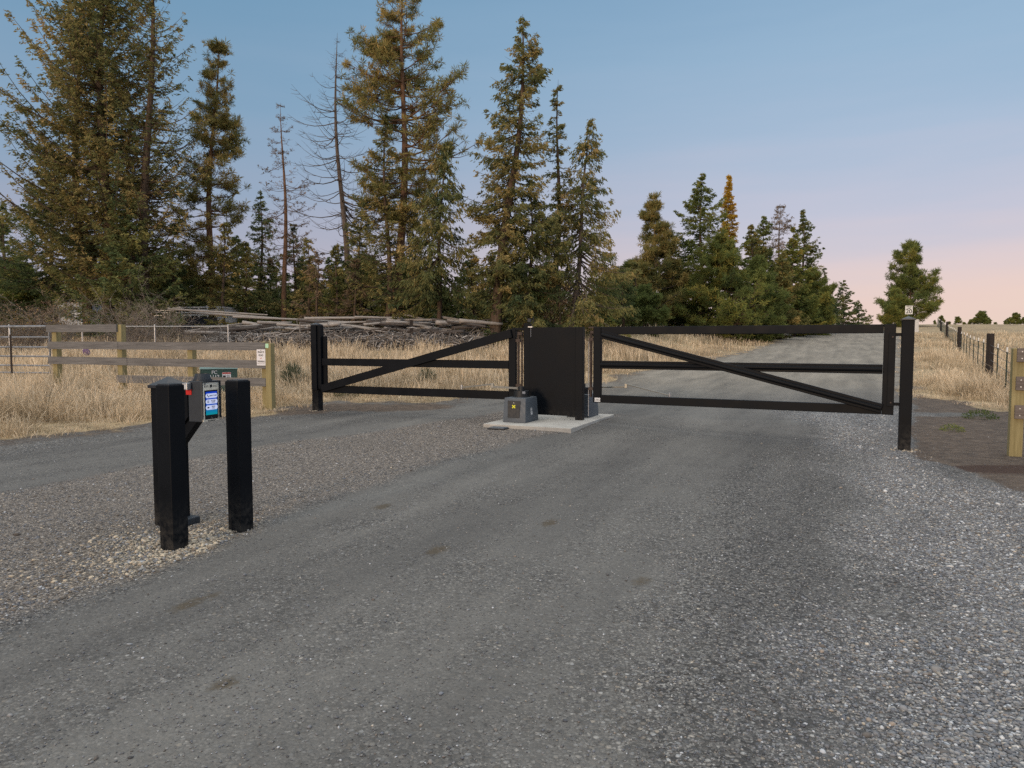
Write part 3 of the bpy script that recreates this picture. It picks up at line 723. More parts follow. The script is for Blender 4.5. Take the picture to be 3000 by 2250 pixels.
T('spruce_tree', 'dark spruce low on the right flank of the clump beside the pale-topped pine', 510, 650, 44, 130, F_DARK, cf=.04, seed=107, dens=1.5, fol=1.3)
T('pine_tree', 'slender pine with a long visible trunk standing alone right of the big clump', 630, 108, 45, 142, F_PINE, bark=M_BARKO, kind='pine', cf=.13, seed=108, dens=1.7, fol=0.8, brown=.12, prof='ovoid', leaf=(.36, .06), baseX=615)
T('fir_tree', 'olive gold young fir at the foot of the slender pine', 655, 650, 43, 75, F_PINE, cf=.06, seed=109, dens=1.4, fol=1.1, brown=.05, prof='bush')
T('spruce_tree', 'mid dark spruce just right of the slender pine', 765, 555, 52, 120, F_DARK, cf=.05, seed=110, dens=1.5, fol=1.2, brown=.15)
T('dying_tree', 'thin dying tree with few leaf tufts left of the tall dead snag', 826, 300, 46, 120, F_BROWN, bark=M_BARKO, kind='dead', cf=.30, seed=111, dens=1.3, fol=3.0, prof='column', baseX=838, leaf=(.34, .09), tr=.20)
T('spruce_tree', 'brown tinged spruce behind the thin dying tree', 862, 650, 48, 125, F_FIR, cf=.05, seed=112, dens=1.5, fol=1.2, brown=-.12)
T('dead_tree', 'tall bare dead snag with long upcurved grey branches', 984, 98, 47, 235, F_BROWN, bark=M_BARKG, kind='dead', cf=.30, seed=113, dens=1.15, fol=0.0, prof='column', baseX=1015, tr=.26)
T('spruce_tree', 'dark green spruce at the foot of the bare snag', 1055, 585, 45, 140, F_FIR, cf=.07, seed=114, dens=1.6, fol=1.25, brown=-.10)
T('dead_fir', 'low brown dying fir left of the centre behind the logs', 930, 735, 43, 95, F_BROWN, cf=.04, seed=115, dens=1.2, fol=.8, prof='bush', brown=.05)
T('dead_fir', 'low brown dying fir just right of the tall gate post, behind the logs', 1040, 760, 42, 85, F_BROWN, cf=.05, seed=116, dens=1.2, fol=.7, prof='bush')
T('pine_tree', 'tallest open pine near the centre, its top cut by the frame', 1190, -95, 43, 200, F_PINE, bark=M_BARKO, kind='pine', cf=.30, seed=118, dens=1.35, fol=0.8, brown=.10, prof='pinecol', leaf=(.40, .065), baseX=1163, tr=.34)
T('fir_tree', 'olive fir in front of the tallest open pine', 1130, 330, 42, 170, F_FIR, cf=.08, seed=119, up=0.2, prof='cone', dens=1.45, fol=1.0, brown=-.02, baseX=1136)
T('fir_tree', 'drooping fir with a bare lower trunk right of the tallest open pine', 1305, 405, 40, 170, F_FIR, cf=.26, seed=120, prof='cone', dens=1.7, fol=1.25, brown=-.10, droop=.45, baseX=1277, tr=.17, leaf=(.38, .10))
T('fir_tree', 'low dark fir between the pine trunk and the drooping fir', 1215, 640, 44, 125, F_DARK, cf=.05, seed=121, dens=1.5, fol=1.2, brown=.18)
T('fir_tree', 'tall leaning fir behind the double gate, trunk slanting up to the right', 1533, 45, 38, 175, F_FIR, cf=.20, seed=122, dens=1.7, fol=1.5, brown=.02, baseX=1443, tr=.34, prof='ovoid', bare=.08, droop=.15, curve=.25)
T('fir_tree', 'full lower fir leaning against the tall leaning fir', 1560, 520, 38.5, 205, F_FIR, cf=.06, seed=123, prof='cone', dens=1.8, fol=1.7, brown=-.14, droop=.2, baseX=1545)
T('fir_tree', 'thin sparse fir with a spindly top right of the leaning fir', 1642, 232, 41, 110, F_FIR, cf=.22, seed=124, dens=1.1, fol=1, brown=.05, bare=.25, prof='cone', baseX=1620, tr=.22)
T('fir_tree', 'fir with layered drooping limbs and a leaning pale trunk, right end of the tall group', 1735, 345, 40, 200, F_FIR, bark=M_BARKG, cf=.20, seed=125, prof='cone', dens=1.6, fol=1.4, brown=-.02, droop=.35, baseX=1668, tr=.2)
T('dead_fir', 'brown ragged dying fir under the tall group', 1640, 790, 39, 75, F_BROWN, cf=.05, seed=126, dens=1.2, fol=.8, prof='bush', droop=.3)
T('fir_tree', 'small green fir under the layered fir', 1740, 770, 44, 100, F_GREEN, cf=.04, seed=127, dens=1.5, fol=1.2)
T('young_conifer', 'golden green young conifer left of the thin dying tree', 720, 705, 44, 62, F_PINE, cf=.03, seed=160, dens=1.6, fol=1.3)
T('young_conifer', 'golden green young conifer between the dying tree and the bare snag', 905, 690, 45, 75, F_FIR, cf=.03, seed=161, dens=1.6, fol=1.3, brown=.05)
T('young_conifer', 'olive young conifer at the right side of the bare snag', 985, 715, 43, 70, F_PINE, cf=.03, seed=162, dens=1.6, fol=1.3, brown=-.08)
T('young_conifer', 'green gold young conifer left of the leaning fir', 1385, 745, 43, 72, F_PINE, cf=.03, seed=163, dens=1.6, fol=1.3)
T('young_conifer', 'dark young conifer at the right end of the tall group', 1825, 770, 50, 72, F_DARK, cf=.03, seed=164, dens=1.6, fol=1.3, brown=.1)
# the row beside the drive
row = 'trees lining the left side of the drive'
T('pine_tree', 'grey brown pine with a twiggy thinning top standing left of the tree row', 1918, 575, 62, 130, F_PINE, bark=M_BARKG, kind='pine', cf=.06, seed=130, dens=2.2, fol=0.9, brown=.12, prof='cone', leaf=(.46, .08), group=row)
T('young_pine', 'small bright green bushy pine at the foot of the row', 1885, 850, 52, 100, F_LIME, kind='pine', cf=.04, seed=131, dens=2.6, fol=1.7, prof='cone', leaf=(.30, .06), group=row)
T('fir_tree', 'pointed dark green fir, tallest of the row by the drive', 2055, 503, 66, 205, F_GREEN, cf=.06, seed=132, prof='cone', dens=1.6, fol=1.3, brown=-.05, leaf=(.42, .14), group=row)
T('larch_tree', 'narrow golden orange larch rising above the green trees', 2133, 512, 72, 38, F_GOLD, cf=.42, seed=133, dens=1.9, fol=1.3, prof='column', leaf=(.40, .13), tr=.14, group=row)
T('pine_tree', 'broad bushy green pine in front of the golden larch', 2110, 690, 60, 190, F_GREEN, kind='pine', cf=.03, seed=134, dens=3.4, fol=1.0, prof='cone', leaf=(.40, .075), group=row)
T('fir_tree', 'olive green fir in the middle of the row', 2200, 655, 70, 115, F_PINE, cf=.04, seed=135, dens=1.6, fol=1.4, prof='cone', leaf=(.46, .15), brown=-.12, group=row)
T('young_pine', 'yellow green young pine low in front of the row', 2228, 760, 62, 105, F_LIME, kind='pine', cf=.03, seed=136, dens=3.0, fol=1.0, prof='cone', leaf=(.38, .075), brown=-.15, group=row)
T('fir_tree', 'dark blue green fir right of the golden larch', 2240, 630, 76, 135, F_GREEN, cf=.05, seed=137, prof='cone', dens=1.6, fol=1.3, brown=-.1, leaf=(.46, .15), group=row)
T('dying_tree', 'thin leafless looking top poking above the row', 2285, 598, 78, 48, F_BROWN, bark=M_BARKG, kind='dead', cf=.45, seed=138, dens=1.6, fol=3.0, prof='dome', leaf=(.5, .12), group=row)
T('fir_tree', 'brownish pointed fir near the right end of the row', 2290, 735, 66, 110, F_PINE, cf=.03, seed=139, dens=1.7, fol=1.4, prof='cone', leaf=(.46, .15), brown=-.02, group=row)
T('fir_tree', 'mid green pointed fir near the right end of the row', 2322, 660, 74, 100, F_GREEN, cf=.04, seed=140, dens=1.7, fol=1.4, prof='cone', leaf=(.46, .15), group=row)
T('fir_tree', 'dark fir with jagged right edge near the end of the row', 2352, 612, 82, 120, F_DARK, cf=.05, seed=141, prof='cone', dens=1.6, fol=1.3, brown=.2, leaf=(.46, .15), group=row)
T('pine_tree', 'low round green pine at the right end of the row', 2385, 790, 78, 80, F_GREEN, kind='pine', cf=.03, seed=142, dens=2.8, fol=1.0, prof='cone', leaf=(.44, .085), group=row)
T('fir_tree', 'thin ragged tree leaning out at the end of the row', 2418, 780, 86, 48, F_DARK, cf=.1, seed=143, dens=1.3, fol=.8, brown=.2, leaf=(.46, .12), group=row)
T('fir_tree', 'small far fir just past the end of the row', 2470, 820, 104, 75, F_DARK, cf=.05, seed=144, dens=1.5, fol=1.0, brown=.2, leaf=(.5, .17), group=row)
T('fir_tree', 'lower far fir beside the smallest one at the end of the row', 2440, 865, 100, 65, F_DARK, cf=.05, seed=145, dens=1.5, fol=1.1, leaf=(.5, .17), group=row)
T('fir_tree', 'smallest far fir at the vanishing end of the drive', 2515, 885, 112, 55, F_DARK, cf=.05, seed=146, dens=1.4, fol=.9, brown=.15, leaf=(.5, .17), group=row)
# right of the drive
T('pine_tree', 'lone open pine right of the drive behind the speed limit sign', 2665, 712, 118, 108, F_GREEN, kind='pine', cf=.03, seed=150, dens=1.5, fol=0.8, prof='ovoid', leaf=(.75, .13), brown=.0)
T('young_pine', 'low dense pine touching the left side of the lone pine', 2625, 850, 112, 60, F_GREEN, kind='pine', cf=.02, seed=151, dens=2.4, fol=1.7, prof='cone', leaf=(.5, .12))
# wood behind: three kinds, copied
protos = []
for k, (sd_, mt, kd, pf, fo, de) in enumerate([(201, F_DARK, 'fir', 'cone', 1.1, 1.3), (202, F_DARK, 'fir', 'bush', 1.0, 1.35), (203, F_FIR, 'fir', 'cone', .9, 1.2), (204, F_GREEN, 'pine', 'bush', 1.6, 2.1)]):
    wood, lv = tree_geo(sd_, 8.0, 2.3, .04, kind=kd, prof=pf, dens=de, fol=fo, leaf=(.44, .15) if kd == 'fir' else (.42, .085), brown=-.05)
    protos.append((wood, lv, mt))
pm = []
rs = random.Random(4)
spots = []
for X in range(-60, 1900, 36): spots.append((X + rs.uniform(-14, 14), rs.uniform(48, 58), rs.uniform(755, 870)))
for X in range(-80, 1980, 40): spots.append((X + rs.uniform(-18, 18), rs.uniform(64, 82), rs.uniform(745, 850)))
for X, t_, d_ in ((700, 690, 58), (20, 640, 60), (1015, 720, 57), (1440, 745, 50), (1395, 800, 48), (1845, 790, 58), (1800, 800, 60), (1990, 790, 70), (1960, 820, 64)): spots.append((X, d_, t_))
KL = ['dark green conifer in the mixed wood behind the log pile', 'broad dark conifer in the wood behind the log pile', 'brown tinged conifer in the wood behind the log pile', 'bushy green pine in the wood behind the log pile']
first = {}
for i, (X, d_, ty) in enumerate(spots):
    k = rs.choice([0, 0, 1, 2, 2, 3]); b = at(X, 960, d_); z0 = gz(b[0], d_); H = at(X, ty, d_)[2] - z0; sc = H / 8.0
    e = empty('forest_conifer', (b[0], d_, z0), rs.uniform(0, 6.28), KL[k], 'tree', 'conifers of the wood behind the logs, kind %s' % ['dark', 'broad', 'brown', 'bushy'][k])
    e.scale = (sc * rs.uniform(1.2, 1.65),) * 2 + (sc,)
    if k not in first:
        wd, lv, mt = protos[k]
        a = np_mesh('trunk', wd[0], wd[1], M_BARK, e, smooth=True); c = np_mesh('crown', lv[0], lv[1], mt, e, tint=np.clip(lv[2], 0, 1))
        first[k] = (a, c)
    else:
        for q in first[k]:
            n_ = q.copy(); COL.objects.link(n_); n_.parent = e
# tiny far pines on the right
wd, lv = tree_geo(301, 8.0, 2.9, .06, kind='pine', prof='dome', dens=1.1, fol=1.2, leaf=(.7, .2))
fa = None
for X, t_, d_, sx in ((2757, 925, 190, 1), (2806, 928, 200, 1.2), (2842, 936, 205, 1), (2872, 912, 200, 1.25), (2898, 934, 210, 1), (2945, 938, 200, 1), (2974, 917, 190, 1.2), (2998, 930, 200, 1.3), (3030, 920, 200, 1.4), (2738, 938, 200, .8), (2780, 942, 215, 1.5), (2825, 944, 215, 1.6), (2857, 930, 205, 1.3), (2885, 925, 205, 1.2), (2915, 944, 215, 1.5), (2958, 930, 205, 1.3), (2986, 936, 200, 1.4)):
    b = at(X, 960, d_); z0 = gz(b[0], d_) - .3; H = at(X, t_, d_)[2] - z0; sc = H / 8
    e = empty('distant_pine', (b[0], d_, z0), X, 'small far pine on the skyline beyond the wire fence', 'tree', 'far pines on the right skyline')
    e.scale = (sc * sx, sc * sx, sc)
    if fa is None: fa = (np_mesh('trunk', wd[0], wd[1], M_BARK, e, smooth=True), np_mesh('crown', lv[0], lv[1], F_GREEN, e, tint=np.clip(lv[2], 0, 1)))
    else:
        for q in fa: n_ = q.copy(); COL.objects.link(n_); n_.parent = e

# ------------------------------------------------------------------ shrubs
def shrub(name, label, X, d, h, wpx, nst, seed, bark, leafmat=None, nl=0, group=None, lsz=.07):
    rs = np.random.RandomState(seed); b = at(X, 960, d); z0 = gz(b[0], d); Wd = wpx / F * d
    P, Rr = [], []
    def go(p, dr, L, r, lev):
        k = 6; pts = [p]; q = p.copy(); dd = dr.copy()
        for i in range(k - 1):
            dd = dd + rs.normal(0, .16, 3); dd[2] += .03; dd /= np.linalg.norm(dd); q = q + dd * L / (k - 1); pts.append(q.copy())
        P.append(pts); Rr.append(np.linspace(r, r * .35, k))
        if lev < 3:
            for _ in range(4 if lev < 2 else 3):
                j = rs.randint(1, k); d2 = dd * .6 + rs.normal(0, .55, 3); d2[2] = abs(d2[2]) * .6 + .1; d2 /= np.linalg.norm(d2)
                go(pts[j], d2, L * rs.uniform(.4, .7), r * .55, lev + 1)
    for i in range(nst):
        a = rs.uniform(0, 6.28); o = rs.uniform(0, .45) * Wd
        p = np.array([math.cos(a) * o, math.sin(a) * o * .6, 0.]); dr = np.array([math.cos(a) * .5 + rs.normal(0, .15), math.sin(a) * .5, 1.0]); dr /= np.linalg.norm(dr)
        go(p, dr, h * rs.uniform(.5, .8), .022, 0)
    e = empty(name, (b[0], d, z0), 0, label, 'shrub', group)
    V, Q = tubes(np.array(P), np.array(Rr), 3); np_mesh('stem', V, Q, bark, e)
    if nl:
        tips = np.array([p[-1] for p in P] + [p[3] for p in P]); c = tips[rs.randint(0, len(tips), nl)] + rs.normal(0, .08, (nl, 3))
        V, Q = rhombi(c, rs.normal(0, 1, (nl, 3)), np.full(nl, lsz), np.full(nl, lsz * .6), rs); np_mesh('foliage', V, Q, leafmat, e, tint=rs.uniform(0, 1, nl))
    return e
shrub('bare_shrub', 'large bare grey brown twiggy shrub in front of the big fir clump', 440, 33, 3.0, 150, 22, 1, M_TWIG)
shrub('bare_shrub', 'bare twiggy shrub just left of the largest bare shrub, by the pale shed', 370, 33.5, 2.3, 110, 16, 2, M_TWIG, F_BROWN, 500)
shrub('leafy_shrub', 'russet shrub with a few leaves at the left edge of the photo', 40, 32, 2.9, 110, 22, 3, M_TWIG, F_BROWN, 2600, lsz=.09)
shrub('leafy_shrub', 'orange brown shrub with some yellow leaves left of the pale shed', 150, 32, 2.0, 60, 12, 4, M_TWIG, F_GOLD, 260, lsz=.07)
shrub('leafy_shrub', 'tall thin rusty stems beyond the tube gate', 95, 31, 2.4, 60, 10, 5, M_TWIG, F_BROWN, 900, lsz=.08)
shrub('bare_shrub', 'low bare shrub beside the white stock trailer', 545, 34, 1.3, 45, 7, 6, M_TWIG)
def tuftplant(name, label, X, Y, h, wd, n, mat, seed):
    rs = np.random.RandomState(seed); x, y = G(X, Y); c = rs.normal(0, 1, (n, 3)); c /= np.linalg.norm(c, axis=1, keepdims=True)
    c *= rs.uniform(.3, 1, n)[:, None] ** .5; c[:, 2] = np.abs(c[:, 2]); dr = c + rs.normal(0, .25, c.shape)
    p = c * np.array([wd, wd, h]); V, Q = rhombi(p, dr, np.full(n, h * .28), np.full(n, .014), rs)
    o = np_mesh(name, V, Q, mat, tint=rs.uniform(0, 1, n)); o.location = (x, y, gz(x, y)); return tag(o, label, 'plant')
tuftplant('sagebrush', 'grey green sage bush in dry grass behind the left gate leaf', 1252, 1128, .55, .34, 900, F_SAGE, 1)
tuftplant('weed_clump', 'low green weed clump under the left gate leaf near the end post', 1020, 1160, .28, .42, 700, F_WEED, 2)
tuftplant('sagebrush', 'grey green bush right of the wooden end post', 860, 1130, .7, .4, 900, F_SAGE, 3)
tuftplant('weed_clump', 'green tuft on the dirt strip right of the tall end post', 2870, 1226, .20, .35, 420, F_WEED, 4)
tuftplant('weed_clump', 'small pale green tuft alone on the bare dirt', 2790, 1262, .13, .22, 300, F_LIME, 5)
tuftplant('sagebrush', 'dull green bush low at the foot of the dry grass behind the intercom', 600, 1160, .5, .35, 700, F_SAGE, 6)

# ------------------------------------------------------------------ black double gate
ZB, ZT = .52, 1.96; RW = .15; TH = .10
def st3(s, t, z=0): x, y = st(s, t); return (x, y, z)
def gate_post(name, s, t, w, ztop, label, cap=True):
    x, y = st(s, t); z0 = gz(x, y)
    e = empty(name, (x, y, z0), GA, label, 'gate post')
    h = ztop - z0
    B().box((0, 0, h / 2 - .15), (w, w, h + .3), bev=.008).done('post', M_BLACK, e)
    if cap:
        b = B(); b.box((0, 0, h + .011), (w + .03, w + .03, .022), bev=.004); b.pyramid((0, 0, h + .022 + .02), w + .018, .04); b.done('post_cap', M_CAP, e)
    return e
pr = gate_post('gate_post', 6.95, -.27, .172, 2.02, 'black square end post with pyramid cap at the right end of the gate')
b = B()
for z in (1.80, .70): b.box((-.145, 0, z - gz(*st(6.955))), (.13, .03, .05), bev=.004)
b.done('latch_arm', M_BLACK, pr)
pl = gate_post('gate_post', -4.95, 0, .175, 2.05, 'black square end post with slotted latch channel at the left end of the gate')
z0l = pl.location.z
b = B(); b.box((.01, -.1075, (2.045 + .57) / 2 - z0l), (.150, .035, 1.475), bev=.004); b.done('latch_channel', M_BLACK, pl)
b = B(); b.box((.133, -.02, (2.05 + .60) / 2 - z0l), (.085, .12, 1.45), bev=.004); b.done('latch_bar', M_BLACK, pl)

def rail(b, x0, z0, x1, z1, t=0.0, w=TH, h=RW, bev=.009): b.beam((x0, t, z0), (x1, t, z1), w, h, bev, up=(0, 0, 1))
def gate_right():
    x, y = st(1.80, 0); e = empty('gate_leaf', (x, y, 0), GA - R(2.6), 'long right gate leaf with three black rails and a diagonal running down rightwards', 'gate', 'black double gate')
    L = 5.0; o = -.075
    a = B(); a.box((0 + .0, 0, (ZB + ZT) / 2), (RW, TH, ZT - ZB), bev=.009).done('stile', M_BLACK, e)
    a = B(); a.box((L - .09, 0, (ZB + ZT) / 2), (RW + .02, TH, ZT - ZB), bev=.009).done('stile', M_BLACK, e)
    for z, h in ((ZT - .072, .142), (1.245, .15), (ZB + .075, .148)):
        a = B(); rail(a, .0775, z, L - .178, z, 0, TH - .012, h); a.done('rail', M_BLACK, e)
        if z == 1.245:
            a = B(); a.cyl((.08, -.044, z), (L - .18, -.044, z), .040, n=16); a.done('rail_rib', M_BLACK, e, True)
    a = B(); rail(a, .10, ZT - .14, L - .17, ZB + .10, -.085, .062, .15); a.done('brace', M_BLACK, e)
    a = B(); a.cyl((.12, -.116, ZT - .145), (L - .19, -.116, ZB + .105), .036, n=16); a.done('brace_rib', M_BLACK, e, True)
    a = B(); a.box((L - .055, -.064, (.68 + 1.80) / 2), (.10, .028, 1.16), bev=.006); a.done('latch_plate', M_BLACK, e)
    a = B()
    for z in (.72, 1.76): a.cyl((L - .05, -.076, z), (L - .05, -.088, z), .012, n=10)
    a.done('bolt', M_RUST, e)
    a = B(); a.box((.02, -.054, ZB + .055), (.115, .008, .078), bev=.003); pq = a.done('name_plate', M_PALE, e)
    text('lettering', 'GATE\nAUTOMATION', .018, (.02, -.0587, ZB + .055), (R(90), 0, 0), M_INK, pq)
    a = B(); a.cyl((-.135, -.0, .62), (-.135, 0, 1.86), .026, n=14)
    a.box((-.13, 0, 1.72), (.10, .07, .055), bev=.004); a.box((-.13, 0, .78), (.10, .07, .055), bev=.004)
    a.box((-.105, -.02, 1.86), (.07, .05, .05), bev=.004); a.box((-.11, 0, 1.95), (.15, .05, .03), bev=.004)
    a.done('hinge', M_RUST, e)
    a = B(); a.cyl((-.175, -.02, .25), (-.175, -.02, 1.75), .008, n=8); a.done('hinge_rod', M_STEEL, e)
gate_right()
def gate_left():
    x, y = st(.02, 0); e = empty('gate_leaf', (x, y, 0), GA, 'black steel left gate leaf without top rail, its diagonal rising to the right', 'gate', 'black double gate')
    L = -4.80
    B().box((0, 0, (ZB + ZT - .03) / 2), (RW, TH, ZT - .03 - ZB), bev=.009).done('stile', M_BLACK, e)
    B().box((L + .05, .03, (ZB + 1.80) / 2), (.09, .06, 1.80 - ZB), bev=.006).done('stile', M_BLACK, e)
    for z, h in ((1.215, .145), (ZB + .075, .148)):
        a = B(); rail(a, -.0775, z, L + .0, z, 0, TH - .012, h); a.done('rail', M_BLACK, e)
    a = B(); rail(a, .0, ZT - .115, L + .02, ZB + .085, -.082, .06, .15); a.done('brace', M_BLACK, e)
    a = B(); a.box((.16, 0, ZT - .03), (.33, .06, .05), bev=.006); a.done('top_strap', M_BLACK, e)
    a = B(); a.cyl((.125, 0, .70), (.125, 0, 1.86), .024, n=14); a.cyl((.20, .0, .70), (.20, 0, 1.84), .018, n=12)
    a.box((.12, 0, 1.70), (.10, .07, .06), bev=.004); a.box((.13, 0, .80), (.12, .07, .06), bev=.004); a.box((.17, -.02, 1.84), (.10, .06, .07), bev=.006)
    a.done('hinge', M_RUST, e)
gate_left()
# operator arms
def arm(name, pts, label, side):
    e = empty(name, st3(pts[0][0], pts[0][1], 0), GA, label, 'gate arm')
    o = pts[0]; P = [(p[0] - o[0], p[1] - o[1], p[2]) for p in pts]
    B().beam(P[0], P[1], .040, .026, .004).done('drive_bar', M_ALU, e)
    B().beam(Vector(P[1]) + Vector((0, 0, .05)), P[2], .030, .022, .004).done('link_bar', M_ALU, e)
    a = B(); a.box((P[1][0], P[1][1], P[1][2] + .02), (.055, .05, .085), bev=.006); a.done('joint', M_ALU, e)
    a = B(); a.cyl((P[2][0], P[2][1], P[2][2] - .035), (P[2][0], P[2][1], P[2][2] + .05), .022, n=10); a.done('pivot_bolt', M_STEEL, e)
arm('operator_arm', [(.42, -.64, .79), (-.18, -.52, .80), (-1.08, -.14, .735)], 'pale metal folding arm joining the front operator to the left leaf', -1)
arm('operator_arm', [(1.50, .62, .76), (2.22, .50, .80), (3.15, .13, .69)], 'pale metal folding arm seen behind the right leaf', 1)
# centre island
px, py = st(.90, -.05)
pad = B().box((0, 0, .085), (1.72, 2.62, .17), bev=.012).done('concrete_pad', M_CONC)
pad.location = (px, py, 0); pad.rotation_euler = (0, 0, GA); tag(pad, 'pale concrete pad under the gate operators and black panel', 'concrete pad')
x, y = st(.90, 0); sc = empty('centre_screen', (x, y, .17), GA, 'tall solid black panel between two posts on the concrete pad', 'gate panel')
B().box((-.555, 0, .93), (.125, .125, 1.88), bev=.007).done('post', M_BLACK, sc)
B().box((.555, -.03, .895), (.15, .13, 1.79), bev=.007).done('post', M_BLACK, sc)
B().box((.0, -.045, .93), (.985, .05, 1.72), bev=.004).done('panel', M_BLACK, sc)
a = B(); a.box((-.52, .0, 1.93), (.06, .06, .07), bev=.004); a.cyl((-.44, 0, 1.86), (-.44, 0, 1.99), .008); a.done('antenna', M_DKPL, sc)
a = B(); a.box((-.47, -.06, 1.80), (.09, .05, .02)); a.cyl((-.455, -.078, 1.80), (-.455, -.078, 1.60), .004, n=6); a.done('cable', M_STEEL, sc)
def operator(name, s, t, flip, label):
    e = empty(name, st3(s, t, .17), GA + (math.pi if flip else 0), label, 'gate operator', 'gate operators on the pad')
    B().box((0, 0, .23), (.47, .64, .46), taper=.93, tapery=.86, bev=.018).done('housing', M_GREYPL, e, True)
    dk = B().box((-.01, -.302, .250), (.24, .012, .32), rot=(R(-5.5), 0, 0), taper=1.08, bev=.008).done('access_door', M_DKPL, e)
    # small four-winged yellow emblem and a lock
    yel = B()
    for a_ in (45, 135, 225, 315):
        yel.box((-.01 + .018 * math.cos(R(a_)), -.306, .30 + .016 * math.sin(R(a_))), (.044, .006, .020), rot=(0, R(-a_), 0), bev=.002)
    yel.box((-.01, -.307, .30), (.022, .008, .022)); yel.done('emblem', M_YELLOW, dk)
    B().cyl((-.01, -.290, .37), (-.01, -.307, .37), .010).done('lock', M_STEEL, dk)
    lab = B().box((.228, -.02, .20), (.004, .075, .13), rot=(0, R(-4), 0)).done('label', M_PALE, e)
    lt = B()
    for k in range(4): lt.box((.2315, -.02, .155 + k * .03), (.002, .05 - .008 * (k % 2), .010), rot=(0, R(-4), 0))
    lt.done('lettering', M_INK, lab)
    a = B(); a.cyl((.0, .02, .455), (0, .02, .48), .17, n=28); a.cyl((0, .02, .48), (0, .02, .575), .145, n=28, bev=.006); a.cyl((0, .02, .575), (0, .02, .66), .055, n=20)
    a.done('drive_hub', M_DKPL, e, True)
    B().box((.10, -.095, .55), (.06, .012, .045), rot=(0, 0, R(45))).done('hub_label', M_STEEL, e)
    return e
operator('gate_operator', .495, -.67, False, 'grey operator box with a yellow emblem in front of the black panel')
operator('gate_operator', 1.27, .70, True, 'grey operator box half hidden behind the right hinge post')
x, y = G(1468, 1254)
vb = empty('valve_cover', (x, y, gz(x, y)), GA, 'flat dark blue grey plastic lid in the gravel in front of the pad', 'ground lid')
B().box((0, 0, .012), (.30, .42, .03), bev=.008).done('lid', M_GREYPL, vb); B().box((0, 0, .004), (.34, .46, .014), bev=.003).done('rim', M_DKPL, vb)

# ------------------------------------------------------------------ bollards and intercom
def bollard(x, y, label):
    z0 = gz(x, y); e = empty('bollard', (x, y, z0), GA, label, 'bollard', 'bollards beside the intercom'); h = 1.345 - z0
    a = B(); s = .152
    a.box((0, 0, h / 2 - .1), (s, s, h + .2), bev=.010); a.done('post', M_BLACK, e)
    B().box((0, 0, h + .003), (s - .022, s - .022, .012), bev=.003).done('post_cap', M_CAP, e)
    return e
bq = G(499, 1618); bollard(bq[0] - .015, bq[1] + .107, 'nearer left black square bollard in front of the intercom post')
bq = G(697, 1562); bollard(bq[0] - .012, bq[1] + .107, 'farther right black square bollard standing free beside the intercom')
PX_, PY_ = -3.15, 6.50
ped = empty('intercom_post', (PX_, PY_, 0), GA, 'wide black intercom pedestal with pyramid cap behind the left bollard', 'intercom post')
B().box((0, 0, .64), (.215, .215, 1.27), bev=.008).done('post', M_BLACK, ped)
a = B(); a.box((0, 0, 1.285), (.25, .25, .03), bev=.005); a.pyramid((0, 0, 1.30 + .035), .24, .075); a.done('post_cap', M_CAP, ped)
a = B(); a.box((.10, .02, .035), (.20, .24, .07), bev=.012); a.done('base_shroud', M_DKGREY, ped)
a = B()
a.prism([(.112, 1.20), (.30, 1.26), (.30, 1.02), (.112, .80)], -.055, .055)
a.beam((.09, 0, .72), (.385, 0, 1.035), .075, .085, .006)
a.done('support_arm', M_BLACK, ped)
ic = empty('intercom', (PX_ + GV[0] * .44, PY_ + GV[1] * .44, 1.165), GA + R(4), 'dark grey intercom box with a lit blue touch screen, mounted on the pedestal arm', 'intercom')
# local: x = outward towards the car, y = to the far side; the box is open at the front like a hood
wd_, dp_, hh_ = .205, .150, .36
a = B()
a.box((0, 0, .0), (dp_, wd_, hh_), bev=.006)
a.done('housing', M_DKGREY, ic)
a = B(); a.box((dp_ / 2 + .006, -wd_ / 2 + .003, .01), (.012, .006, hh_ - .03)); a.box((dp_ / 2 + .012, wd_ / 2 - .003, .01), (.026, .006, hh_ - .03)); a.box((dp_ / 2 + .009, 0, hh_ / 2 - .005), (.018, wd_, .008)); a.done('hood', M_DKGREY, ic)
XF = dp_ / 2 + .003
fr = B().box((XF, 0, -.006), (.008, wd_ - .014, hh_ - .016), bev=.001).done('face_plate', M_FACE, ic)
FR = (R(90), 0, R(90))
a = B(); a.cyl((XF + .003, 0, .135), (XF + .010, 0, .135), .012, n=20); a.done('camera_lens', M_DKPL, fr)
a = B()
for yy in (-.05, .05):
    for k in range(2): a.box((XF + .0045, yy, .138 - k * .010), (.002, .045, .003))
a.done('speaker_slots', M_INK, fr)
a = B(); a.cyl((XF + .002, -.072, .155), (XF + .012, -.072, .155), .009, n=12); a.cyl((XF + .002, -.072, .130), (XF + .007, -.072, .130), .006, n=12); a.done('lock', M_STEEL, fr)
bz = B().box((XF + .005, 0, -.030), (.006, wd_ - .052, .256), bev=.001).done('screen_bezel', M_DKPL, ic)
def mat_screen():
    m = MB('lit_screen'); tc_ = m.n('ShaderNodeTexCoord'); s_ = m.n('ShaderNodeSeparateXYZ'); m.l(tc_.outputs['Generated'], s_.inputs[0])
    c = m.ramp(s_.outputs[2], [(0, srgb(20, 150, 160)), (1, srgb(20, 62, 190)), (.35, srgb(25, 90, 190))])
    e = m.n('ShaderNodeEmission'); e.inputs[1].default_value = .85; m.l(c, e.inputs[0]); m.l(e.outputs[0], m.out.inputs[0]); return m.m
def mat_emit(name, c, s_):
    m = MB(name); e = m.n('ShaderNodeEmission'); e.inputs[0].default_value = c; e.inputs[1].default_value = s_; m.l(e.outputs[0], m.out.inputs[0]); return m.m
M_BTN = mat_emit('lit_button', srgb(205, 215, 250), .85)
